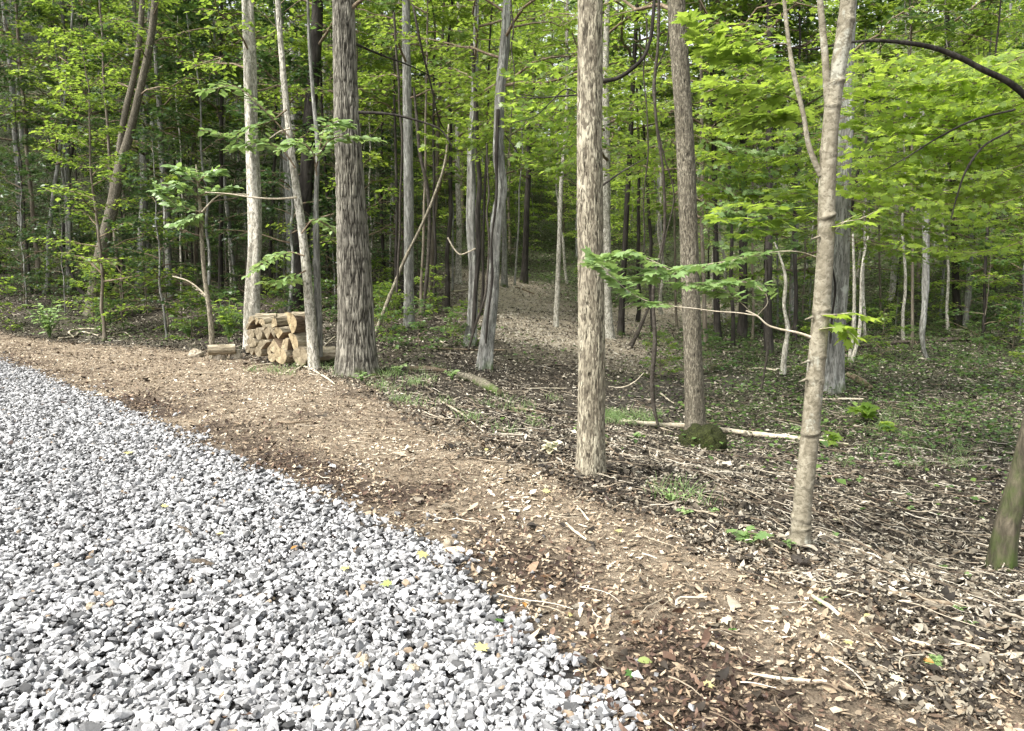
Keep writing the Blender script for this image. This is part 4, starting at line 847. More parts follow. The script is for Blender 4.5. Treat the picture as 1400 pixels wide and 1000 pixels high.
leafy(mapl, [[(1121, 450), (1140, 448), (1155, 448)], [(1122, 430), (1145, 430), (1165, 428), (1180, 432)], [(1155, 448), (1160, 455)]], YM - .1, .085, 'leaf_maple', LEAF_M, 3, 3, .08, 9, 'twig_pale', .7, start=.3, wpx=1.2)
leafy(mapl, [[(1128, 315), (1150, 305), (1180, 298), (1195, 290)], [(1132, 330), (1145, 312), (1160, 300)]], YM, .085, 'leaf_maple', LEAF_M, 3, 3, .1, 10, 'twig_pale', .5, start=.3, wpx=1.8)
leafy(mapl, [[(1090, 100), (1050, 90), (1010, 80), (970, 62)], [(1080, 60), (1040, 60), (1000, 50), (960, 40)], [(1095, 140), (1060, 128), (1020, 125), (985, 118)], [(1100, 170), (1070, 165), (1040, 160)]], YM + .3, .10, 'leaf_green', LEAF_M, 10, 6, .28, 11, 'twig_brown', .5, start=.1, wpx=1.6)
for q, (a, b_) in enumerate([(1125, 325), (1119, 365), (1116, 435), (1113, 462), (1108, 520), (1105, 560), (1111, 495)]):
    c_ = P(a + (8 if q % 2 else -9), b_, YM - .03); e_ = c_ + np.array([.03 if q % 2 else -.035, -.01, -.01]); V, F = tubes(np.array([c_ - (e_ - c_) * .6, c_, e_]), np.array([.010, .007, .002]), 7); b3 = MB(); b3.add(V, F, .5); b3.build("spur", M['bark_smooth'], mapl.root, mapl.g)
# grey slab sided tree behind it
grey = hero("grey_slab_tree", "grey slab sided tree close behind the pale knobbly maple", [(1134, 535), (1139, 480), (1147, 400), (1151, 330), (1154, 250), (1158, 180), (1160, 60), (1163, -60)], [30, 24, 21, 19, 18, 17, 16, 15], 'bark_grey', 'slab', 60, .03, 13, 19, .35, dict(CR, z0=4.6, leaf=.12))
limb(grey, [(1135, 470), (1138, 430), (1142, 395), (1136, 350), (1140, 310)], [3, 3, 3, 2, 2], 'bark_dark', grey.Y - .25)
limb(grey, [(1160, 330, grey.Y), (1172, 240, grey.Y - .2), (1190, 170, grey.Y - .2)], [3, 4, 3], 'bark_dark')
# grey lichened tree and its neighbours in the middle
lich = hero("lichened_tree", "straight grey lichened tree left of the long dead pole", [(559, 447), (559, 400), (559, 300), (558, 200), (556, 90), (555, -40)], [16, 13, 13, 12, 11, 10], 'bark_grey', 'plain', 40, .05, 16, 23, .2, dict(CR, z0=5.5))
ivy = hero("ivy_scarred_tree", "grey twin stemmed tree with crooked bare vines, second tree left of the path", [(640, 472), (645, 440), (647, 380), (644, 310), (645, 250), (644, 200), (648, 140), (650, 60), (652, -40)], [17, 12, 11, 11, 11, 9, 8, 7, 6], 'bark_grey', 'slab', 40, .05, 14, 29, .5, dict(CR, z0=5.2))
limb(ivy, [(647, 455), (650, 400), (654, 350), (653, 290), (656, 250), (652, 205), (651, 150), (645, 60)], [6, 6, 7, 7, 6, 6, 5, 4], 'bark_dark', ivy.Y - .2, "second_stem")
limb(ivy, [(650, 340), (640, 345), (628, 348), (622, 342), (612, 325)], [2, 2, 2, 2, 2], 'twig_pale', ivy.Y - .3)
bent = hero("bent_trunk_tree", "crooked grey tree with a kinked trunk beside the dark bare vine left of the path", [(660, 506), (665, 470), (674, 400), (677, 340), (680, 300), (687, 258), (682, 215), (682, 170), (684, 120), (690, 60), (695, -40)], [21, 17, 15, 16, 14, 14, 14, 13, 12, 12, 10], 'bark_grey', 'slab', 56, .03, 12, 31, .25, dict(CR, z0=4.8, leaf=.11))
limb(bent, [(664, 470), (668, 425), (673, 380), (672, 330), (678, 280), (679, 200), (681, 150)], [3, 3, 4, 3, 4, 5, 5], 'bark_dark', bent.Y - .17, "clinging_vine")
limb(bent, [(688, 130), (715, 130), (745, 134)], [2, 1.4, .8], 'bark_dark'); limb(bent, [(690, 185), (702, 200), (715, 222)], [2, 1.5, 1], 'bark_dark')
birch = hero("slim_white_tree", "slim straight whitish tree at the right rim of the sunlit path", [(760, 447), (762, 400), (765, 320), (768, 240), (773, 190), (775, 60), (776, -40)], [8, 6.5, 6, 5.5, 5, 4, 4], 'bark_white', 'plain', 16, .1, 16, 33, .3, dict(CR, n_limb=8, length=1.2, z0=9))
# left side
forked = hero("forked_leaning_tree", "thick tree leaning right and forking into two limbs at the left", [(127, 430), (132, 385), (140, 340), (152, 290), (163, 235), (178, 180), (192, 120), (205, 60), (215, -30)], [22, 18, 16, 15, 14, 10, 9, 9, 8], 'bark_scaly', 'plain', 40, .06, 17, 37, .5, dict(CR, z0=6.5))
limb(forked, [(160, 240), (164, 200), (172, 150), (182, 110), (190, 60), (196, -20)], [9, 8, 8, 7, 7, 6], 'bark_scaly', sides=12)
limb(forked, [(128, 410), (112, 400), (98, 375), (86, 345), (66, 310)], [5, 5, 4, 4, 3], 'bark_dark', forked.Y - .2); limb(forked, [(132, 400), (150, 395), (160, 370), (170, 345)], [4, 4, 5, 4], 'bark_dark', forked.Y + .4)
sap = hero("leafy_sapling", "slender pale sapling with a bright leafy top standing left of the woodpile", [(289, 463), (287, 430), (280, 380), (276, 330), (274, 285), (271, 250), (268, 225)], [8, 6.5, 6, 5.5, 5, 4, 2], 'bark_pale', 'plain', 16, .05, 0, 41, .4, Y=14.6, cat="sapling")
leafy(sap, [[(274, 290), (255, 285), (235, 275), (222, 262)], [(274, 275), (262, 262), (245, 255), (230, 256)], [(272, 250), (280, 240), (292, 236)], [(275, 290), (265, 298), (250, 305)], [(271, 250), (258, 238), (248, 232)], [(273, 268), (290, 262), (310, 258)]], 14.4, .19, 'leaf_pale', n_sub=7, n_leaf=8, seed=12, sub_len=.32, tilt=(-.2, -.7, 1), tint0=.7, start=.1, wpx=1.8)
limb(sap, [(276, 290), (283, 282), (298, 268), (340, 266)], [2.5, 2, 1.5, 1], 'twig_pale', 14.3); limb(sap, [(288, 412), (275, 398), (258, 385), (236, 378)], [2.5, 2.5, 2, 1.5], 'twig_pale', 14.8)
edge = hero("mossy_trunk_tree", "moss covered trunk at the right edge of the photo", [(1366, 776), (1377, 720), (1398, 640), (1424, 520), (1432, 300), (1445, 100), (1452, -60)], [34, 30, 27, 25, 24, 22, 20], 'bark_mossy', 'plain', 60, .02, 7.5, 43, .5, dict(CR, n_limb=10, length=1.6, z0=4.4, leaf=.10, tpl=LEAF_M), 'leaf_maple')
YE = edge.Y
limb(edge, [(1442, 190), (1410, 140), (1378, 112), (1345, 96), (1310, 78), (1270, 64), (1230, 58), (1190, 56), (1165, 58), (1130, 64), (1105, 68), (1090, 66)], [8.5, 8.5, 8, 8, 7.5, 7, 6.5, 6, 5, 4, 3, 2.5, 2], 'bark_dark', YE + .8, sides=12)
limb(edge, [(1388, 150), (1330, 165), (1280, 190), (1240, 215), (1205, 235)], [3, 3, 2.5, 2, 1], 'bark_dark', YE + 1.2)
limb(edge, [(1380, 180), (1345, 200), (1320, 235), (1308, 270), (1300, 300)], [3, 3, 3, 2, 1.5], 'bark_dark', YE + .9)
def fan(x0, y0, x1, y1, n, seed, dy=18):
    rg = np.random.default_rng(seed); out = []
    for k in range(n):
        ys = y0 + (y1 - y0) * (k + rg.uniform(0, 1)) / n; xe = x1 + rg.uniform(-25, 40); dd = rg.uniform(-.4, .9); yy = rg.uniform(-10, 10)
        out.append([(x0 + (xe - x0) * f, ys + yy + dy * math.sin(f * 3) + 10 * f, None) for f in np.linspace(0, 1, 5)])
        out[-1] = [(a, b, 1.0 * (dd * (i / 4))) for i, (a, b, _) in enumerate(out[-1])]
    return out
def fan_leafy(h, x0, y0, x1, y1, n, Y, seed, leaf, lm, **kw):
    ps = [[(a, b, Y + c + .9 * (k % 3) / 3) for a, b, c in p] for k, p in enumerate(fan(x0, y0, x1, y1, n, seed))]
    leafy(h, ps, Y, leaf, lm, LEAF_M, seed=seed, wild=.55, tilt=(0, -.35, 1), **kw)
fan_leafy(edge, 1420, 55, 1175, 260, 26, YE + 2.2, 50, .095, 'leaf_maple', n_sub=12, n_leaf=9, sub_len=.45, tint0=.8, start=.05, wpx=1.3)
fan_leafy(edge, 1420, 60, 1260, 330, 16, YE + 1.6, 51, .08, 'leaf_maple', n_sub=9, n_leaf=7, sub_len=.3, tint0=.85, start=.05, wpx=1.3)
fan_leafy(grey, 1160, 80, 960, 260, 20, grey.Y - 1.5, 52, .115, 'leaf_maple', n_sub=10, n_leaf=9, sub_len=.5, tint0=.7, start=.1, wpx=1)
fan_leafy(grey, 1160, 200, 1330, 330, 14, grey.Y - 1.0, 53, .115, 'leaf_green', n_sub=10, n_leaf=9, sub_len=.5, tint0=.6, start=.1, wpx=1)
fan_leafy(mid, 950, 180, 1080, 330, 12, mid.Y + 1.5, 54, .12, 'leaf_pale', n_sub=9, n_leaf=8, sub_len=.5, tint0=.4, start=.1, wpx=1)
fan_leafy(pale, 800, 60, 700, 230, 10, pale.Y + 5, 55, .105, 'leaf_maple', n_sub=9, n_leaf=8, sub_len=.5, tint0=.5, start=.1, wpx=1)
fan_leafy(mid, 930, 60, 830, 220, 10, mid.Y + 4, 56, .115, 'leaf_maple', n_sub=9, n_leaf=8, sub_len=.5, tint0=.6, start=.1, wpx=1)
fan_leafy(bent, 700, 60, 600, 200, 12, bent.Y + .5, 57, .105, 'leaf_maple', n_sub=9, n_leaf=8, sub_len=.4, tint0=.6, start=.1, wpx=.8)
# dead leaning poles, crooked stems and hanging vines
def single(name, label, cat, pts, widths, bark, Y, group=None, sides=8, ground=True, wob=0, nseg=5):
    c = np.array([P(p[0], p[1], p[2] if len(p) > 2 else Y) for p in pts]); n = max(8, len(pts) * nseg); p, q = smooth_path(c, n)
    r = np.interp(q, np.linspace(0, 1, len(widths)), widths) * Y / 2000
    if wob: p = p + np.stack([vnoise(q * 9, q * 0, q * 0, 1 + k) - .5 for k in range(3)], -1) * wob
    r = r * (1 + .25 * (vnoise(q * n * .7, q * 0, q * 0, 77) - .5))
    V, F = tubes(p, r, sides); b = MB(); b.add(V, F, .5)
    for e in (0, -1):
        k = len(V) // sides; base = (0 if e == 0 else (k - 1) * sides); ctr = V[base:base + sides].mean(0)
        b.add(np.vstack([V[base:base + sides], ctr]), np.array([(i, (i + 1) % sides, sides) for i in range(sides)]), .5)
    o = b.build(name, M[bark], None, p[0]); tag(o, label, cat, group); return o
dl = hit(513, 442)
single("dead_pole", "long pale dead pole leaning right beside the big oak", "dead tree", [(511, 462), (535, 400), (558, 345), (572, 318), (595, 265), (608, 225), (614, 170)], [6, 5, 4.5, 4, 4, 3.5, 3], 'bark_pale', dl[1] * .86)
single("crooked_tree", "black crooked stem bending left between the lichened tree and dead pole", "dead tree", [(578, 435), (585, 360), (587, 290), (583, 250), (575, 215), (570, 165), (566, 120)], [4, 5, 5, 5, 5, 4, 3], 'vine_bark', 17.0)
vn = hit(895, 585)[1]
single("hanging_vine", "thick dark vine hanging from the top to a knot above the fallen pale log", "vine", [(903, -60), (900, 60), (895, 110), (900, 170), (905, 240), (906, 320), (893, 385), (894, 470), (893, 545), (899, 575), (905, 592)], [4, 4, 4, 4, 4, 4, 4, 5, 6, 7, 3], 'vine_bark', vn, wob=.06)
single("hanging_vine", "thin straight vine hanging left of the thick dark vine", "vine", [(884, -60), (884, 60), (882, 140), (884, 210), (878, 280), (880, 340), (872, 400)], [2.5, 2.5, 2, 2, 2, 2, 1.5], 'vine_bark', vn + 1, wob=.08)
single("hanging_vine", "thin looping vine between the thick vine and the brown leaning trunk", "vine", [(915, -60), (912, 60), (893, 130), (905, 210), (920, 260), (908, 330), (902, 410)], [2.5, 2.5, 2, 2, 2, 2, 1], 'vine_bark', vn + .6, wob=.08)
single("hanging_vine", "thin vine hanging in front of the lichened tree from the treetops", "vine", [(541, 20), (543, 80), (549, 180), (547, 260), (545, 340), (544, 400)], [3, 3, 3, 3, 3, 3], 'vine_bark', 15.5, wob=.08)
single("hanging_vine", "dark bare vine drooping beside the kinked grey trunk", "vine", [(668, 200), (668, 290), (666, 360), (664, 395), (652, 440), (642, 478)], [2, 2.5, 3, 3, 3.5, 3], 'vine_bark', 12.7, wob=.08)
single("hanging_vine", "wispy vine hanging right of the kinked grey trunk", "vine", [(700, -20), (702, 60), (700, 130), (697, 180), (694, 240)], [2, 2, 1.6, 1.4, 1], 'vine_bark', 12.7, wob=.1)
single("arched_branch", "dark branch arching from the oak towards the lichened tree top", "branch", [(560, -20, 13.5), (575, 60, 13.5), (590, 120, 14), (603, 170, 14.5), (620, 190, 15)], [3, 3, 2.5, 2, 1.5], 'vine_bark', 14)
single("crooked_snag", "rotten black snag leaning right in the hollow behind the big pale trunk", "dead tree", [(862, 474), (872, 455), (882, 432), (888, 420)], [7, 6, 5, 3], 'vine_bark', hit(862, 476)[1])
single("curved_branch", "pale thin dead branch curving up from the dark hollow", "branch", [(832, 529), (850, 530), (868, 522), (880, 510)], [2, 2, 1.6, 1], 'twig_pale', hit(845, 532)[1])
single("dead_sapling", "thin black dead stem standing alone left of the pale maple", "sapling", [(1039, 540), (1043, 520), (1048, 490), (1050, 400), (1048, 340)], [3, 3, 2.5, 2, 1.5], 'vine_bark', hit(1039, 542)[1])
single("crooked_sapling", "crooked pale sapling between the black trunks and the pale maple", "sapling", [(1070, 512), (1073, 480), (1077, 450), (1072, 420), (1074, 380), (1066, 350), (1058, 330)], [9, 7, 6, 5, 5, 3, 2], 'bark_white', hit(1070, 513)[1])
single("leaning_sapling", "pale thin stem leaning right behind the pale maple, left of a pair", "sapling", [(1161, 492), (1166, 460), (1168, 400), (1166, 320)], [5, 5, 4, 3], 'bark_white', hit(1161, 494)[1])
single("leaning_sapling", "pale thin stem leaning right behind the pale maple, right of a pair", "sapling", [(1164, 497), (1174, 460), (1177, 420), (1178, 370), (1188, 318)], [5, 5, 4, 3, 2], 'bark_white', hit(1164, 498)[1])
single("crooked_footed_tree", "grey trunk with a crooked foot on the green hillside at right", "tree", [(1278, 505), (1266, 488), (1261, 465), (1264, 420), (1266, 340), (1265, 280), (1262, 200), (1260, 100)], [4, 7, 9, 9, 8, 8, 7, 6], 'bark_grey', hit(1268, 492)[1], sides=14)
# ------------------------------------------------------------------ the woodpile, every log its own thing
def wood_mat(name, end):
    m, nt, out = new_mat(name); v = coords(nt, (1, 1, 1)); sp = nt.nodes.new("ShaderNodeSeparateXYZ"); nt.links.new(v, sp.inputs[0])
    if end:
        r2 = mth(nt, 'SQRT', mth(nt, 'ADD', mth(nt, 'MULTIPLY', sp.outputs[0], sp.outputs[0]), mth(nt, 'MULTIPLY', sp.outputs[2], sp.outputs[2])))
        n = noise(nt, v, 9, 4, .6); w = mth(nt, 'SINE', mth(nt, 'ADD', mth(nt, 'MULTIPLY', r2, 330), mth(nt, 'MULTIPLY', n, 7)))
        an = mth(nt, 'ARCTAN2', sp.outputs[0], sp.outputs[2]); ck = mth(nt, 'POWER', mth(nt, 'ABSOLUTE', mth(nt, 'SINE', mth(nt, 'ADD', mth(nt, 'MULTIPLY', an, 1.5), mth(nt, 'MULTIPLY', noise(nt, v, 25, 3, .6), 2.5)))), 14.0)
        c = ramp(nt, mth(nt, 'SUBTRACT', mth(nt, 'ADD', mth(nt, 'MULTIPLY', w, .10), n), mth(nt, 'MULTIPLY', ck, .22)), [(.3, (.12, .095, .055)), (.48, (.28, .225, .14)), (.7, (.40, .335, .22))])
    else:
        n = noise(nt, coords(nt, (40, 3, 40)), 1, 5, .7); c = ramp(nt, n, [(.3, (.16, .10, .06)), (.5, (.31, .22, .14)), (.7, (.44, .35, .24))])
    c = mixc(nt, 1.0, c, ramp(nt, attr(nt), [(0, (.22, .22, .23)), (.5, (.72, .74, .78)), (.75, (1, 1, 1)), (1, (1.25, 1.2, 1.05))]), 'MULTIPLY')
    finish(nt, out, c, .8, n, .3, .005); return m
M['cut_wood'] = wood_mat("cut_wood", True); M['split_wood'] = wood_mat("split_wood", False)
def log_bark(name, a, b_, c_):
    m, nt, out = new_mat(name); n = noise(nt, coords(nt, (30, 5, 30)), 1, 5, .7); c = ramp(nt, n, [(.35, a), (.5, b_), (.66, c_)]); finish(nt, out, c, .9, n, .8, .01); return m
M['log_bark'] = log_bark("log_bark", (.10, .08, .055), (.27, .23, .16), (.46, .41, .31)); M['log_dark'] = log_bark("log_dark", (.05, .035, .025), (.12, .085, .055), (.22, .17, .12))
YAW = math.radians(31)
def section(kind, rx, rz, rot, rng):
    if kind == 'round':
        a = np.linspace(0, 2 * math.pi, 22, endpoint=False); r = 1 + .06 * np.sin(a * 2 + rng.uniform(0, 6)) + .04 * np.sin(a * 3 + rng.uniform(0, 6)) + rng.normal(0, .012, 22)
        p = np.stack([rx * r * np.cos(a), rz * r * np.sin(a)], -1); return p, np.zeros(22, bool)
    span = {'half': math.pi, 'wedge': math.radians(105), 'quarter': math.radians(80)}[kind]; n = 13
    a = np.linspace(-span / 2, span / 2, n); arc = np.stack([np.cos(a), np.sin(a)], -1) * (1 + rng.normal(0, .02, (n, 1)))
    p = np.vstack([arc, [(.02, -.02)]] if kind != 'half' else [arc]); c_, s_ = math.cos(rot), math.sin(rot)
    p = p @ np.array([[c_, s_], [-s_, c_]]); p = p - (p.max(0) + p.min(0)) / 2; ext = np.abs(p).max(0); p = p / ext * np.array([rx, rz]); flat = np.zeros(len(p), bool); flat[n - 1:] = True
    return p, flat
def fire_log(name, label, cx, cy, w, h, kind, rot, L, bark, seed, tone=.5, Y=None, group="firewood logs in the stack", yaw=YAW, pitch=0.0):
    rng = np.random.default_rng(seed); px, py = 320 + cx / 6.364, 400 + cy / 6.364; Yf = Y or 13.15 + (405 - px) / 70 * .75
    c = P(px, py, Yf); rz = h / 6.364 / 2 * Yf / 1000 * (1.03 if kind == 'round' else .97); rx = min(w / 6.364 / 2 * Yf / 1000 / (.66 if kind == 'round' else .72), rz * 1.45); c = c + np.array([0, rng.normal(0, .03), 0])
    p, flat = section(kind, rx, rz, rot, rng); n = len(p); root = thing(name, label, "log", c, group); root.rotation_euler = (pitch, 0, -yaw)
    m = 6; ys = np.linspace(0, L, m); ring = np.stack([np.stack([p[:, 0] * (1 + .02 * math.sin(k * 2 + seed)), np.full(n, y_), p[:, 1] + .004 * math.sin(k * 1.7 + seed)], -1) for k, y_ in enumerate(ys)])
    b = MB(); s2 = MB(); hasf = flat.any()
    for j in range(n):
        q = np.stack([ring[:, j], ring[:, (j + 1) % n]], 1).reshape(-1, 3); F = np.array([[2 * i, 2 * i + 1, 2 * i + 3, 2 * i + 2] for i in range(m - 1)])
        (s2 if flat[j] else b).add(q, F, .5, 0, False)
    b.build("bark", M[bark], root)
    if hasf: s2.build("split_face", M['split_wood'], root)
    for e, y_ in ((0, 0.0), (m - 1, L)):
        f = MB(); k = 4; lay = np.concatenate([ring[e] * np.array([s_, 1, s_]) + np.array([0, (1 if e else -1) * .006 * (1 - s_) + rng.normal(0, .0015), 0]) for s_ in (1, .7, .35)]); ctr = np.array([[0, y_, 0]])
        f.add(np.vstack([lay, ctr]), [np.array([[q * n + j, q * n + (j + 1) % n, (q + 1) * n + (j + 1) % n, (q + 1) * n + j] for q in range(2) for j in range(n)]), np.array([[2 * n + j, 2 * n + (j + 1) % n, 3 * n] for j in range(n)])], tone, 0, False)
        f.build("cut_face", M['cut_wood'], root)
    return root
LOGS = [
 (145, 245, 52, 85, 'half', 2.0, .42, 'log_bark', .6, "small split log at the top left corner of the woodpile"),
 (182, 252, 46, 66, 'wedge', 1.5, .42, 'log_bark', .75, "narrow pale split log second from left atop the woodpile"),
 (232, 268, 56, 84, 'half', 1.2, .44, 'log_bark', .7, "pale split log with its long side showing near the top left of the woodpile"),
 (352, 262, 50, 96, 'half', 1.7, .46, 'log_bark', .8, "pale barked log on its side in the middle of the woodpile top row"),
 (488, 268, 104, 190, 'half', .4, .46, 'log_dark', .9, "largest split log on the top right with a bright half moon cut face"),
 (385, 352, 84, 104, 'wedge', 1.5, .44, 'log_bark', .85, "bright wedge shaped cut end left below the largest split log"),
 (330, 350, 40, 88, 'half', 1.0, .42, 'log_bark', .5, "narrow split end tucked left of the bright wedge in the woodpile"),
 (285, 352, 66, 126, 'wedge', 1.6, .42, 'log_bark', .55, "tall tan wedge shaped cut end in the second row of the woodpile"),
 (215, 360, 60, 96, 'round', 0, .42, 'log_bark', .45, "round log with bark scars in the second row of the woodpile"),
 (146, 362, 60, 74, 'round', 0, .42, 'log_bark', .5, "round grey cut end on the left side of the second row of the woodpile"),
 (158, 436, 78, 76, 'round', 0, .42, 'log_bark', .5, "round grey cut end on the left side of the third row of the woodpile"),
 (250, 462, 84, 100, 'half', 2.4, .42, 'log_bark', .45, "knotty grey split log left of the middle of the woodpile"),
 (350, 462, 92, 128, 'wedge', -1.6, .44, 'log_bark', .75, "broad cracked triangular cut end in the centre of the woodpile"),
 (440, 448, 70, 108, 'wedge', 2.2, .44, 'log_bark', .75, "light tan cut end left of the long barked log in the third row"),
 (508, 446, 84, 176, 'half', .5, .46, 'log_bark', .85, "long barked split log under the largest split log at right"),
 (118, 495, 40, 66, 'round', 0, .40, 'log_bark', .35, "small shaded round log at the left foot of the woodpile"),
 (162, 510, 52, 78, 'half', 2.6, .40, 'log_bark', .4, "small grey split log second from the left foot of the woodpile"),
 (215, 512, 60, 84, 'round', 0, .42, 'log_bark', .45, "round grey log with a knotty end low on the left of the woodpile"),
 (302, 508, 44, 96, 'half', 3.0, .42, 'log_bark', .6, "narrow tan split end between the knotty grey log and the large oval end"),
 (410, 550, 96, 142, 'round', 0, .44, 'log_bark', .8, "large oval pale cut end on the bottom row of the woodpile"),
 (330, 568, 58, 78, 'round', 0, .42, 'log_bark', .75, "small round pale cut end on the ground left of the large oval one"),
 (572, 556, 112, 168, 'round', 0, .48, 'log_bark', .55, "thickest round log on the bottom row at the right end of the woodpile"),
 (120, 300, 34, 60, 'half', 2.2, .40, 'log_bark', .5, "thin split piece on the far left side under the top row of the woodpile"),
 (125, 425, 30, 50, 'wedge', 2.2, .40, 'log_bark', .4, "thin split piece at the far left edge of the third row of the woodpile"),
 (262, 300, 40, 44, 'quarter', 1.4, .40, 'log_bark', .5, "small quarter split piece wedged above the tall tan cut end"),
 (462, 560, 44, 60, 'quarter', 1.2, .36, 'log_dark', .3, "small dark piece in the gap beside the thickest round log"),
]
for k, (cx, cy, w, h, kd, rt, L, bk, tn, lb) in enumerate(LOGS): fire_log("firewood_log", lb, cx, cy, w, h, kd, rt, L, bk, 200 + k, tn)
# flat split pieces lying along the top of the pile, seen from the side
for (a, b_, c_, d_, th, lb) in ((190, 196, 366, 190, 26, "flat pale slab lying along the top left of the woodpile"), (345, 205, 490, 190, 40, "pale barked split slab lying along the top middle of the woodpile"), (505, 186, 655, 196, 34, "pale barked round pole lying along the top right of the woodpile")):
    fx = (a + c_) / 2; Lw = (c_ - a) / 6.364 * .0134
    r_ = fire_log("firewood_log", lb, a, b_, th * .8, th, 'half', 1.57, Lw, 'log_bark', 300 + int(a), .8, Y=13.3, yaw=math.radians(86))
fire_log("round_log", "thick rounded log lying right of the woodpile behind the slim twin stems", 752, 534, 100, 124, 'round', 0, .27, 'log_bark', 401, .5, Y=13.3, group=None, yaw=math.radians(74))
fire_log("cut_log", "short cut log with a tan end lying at the foot of the leafy sapling", (284 - 320) * 6.364, (479 - 400) * 6.364, 60, 84, 'round', 0, .5, 'log_bark', 402, .7, Y=14.3, group=None, yaw=math.radians(66))

# ------------------------------------------------------------------ fallen logs and sticks
def lie(name, label, cat, pts, widths, bark, lift=.5, group=None, sides=9, rough=.06):
    c = np.array([hit(*p) for p in pts]); Ym = c[:, 1].mean(); n = max(10, len(pts) * 6); p, q = smooth_path(c, n)
    r = np.interp(q, np.linspace(0, 1, len(widths)), widths) * p[:, 1] / 2000; r = r * (1 + rough * 4 * (vnoise(q * n * .4, q * 0, q * 0, int(pts[0][0])) - .5))
    gz = ter(p[:, 0], p[:, 1]); gz = np.convolve(np.pad(gz, 3, mode='edge'), np.ones(7) / 7, 'valid'); p[:, 2] = gz + r * lift + .006
    V, F = tubes(p, r, sides); b = MB(); b.add(V, F, .5)
    for e in (0, n - 1):
        base = e * sides; ctr = V[base:base + sides].mean(0); b.add(np.vstack([V[base:base + sides], ctr]), np.array([(i, (i + 1) % sides, sides) for i in range(sides)]), .7, 1, False)
    o = b.build(name, [M[bark], M['cut_wood']], None, p[n // 2]); tag(o, label, cat, group); return o
tb_, tp_ = 'twig_brown', 'twig_pale'; M['fallen_dark'] = bark_mat("fallen_dark", (.02, .016, .012), (.06, .048, .036), (.15, .125, .095), 20, 20, .6, .01)
fd = 'fallen_dark'
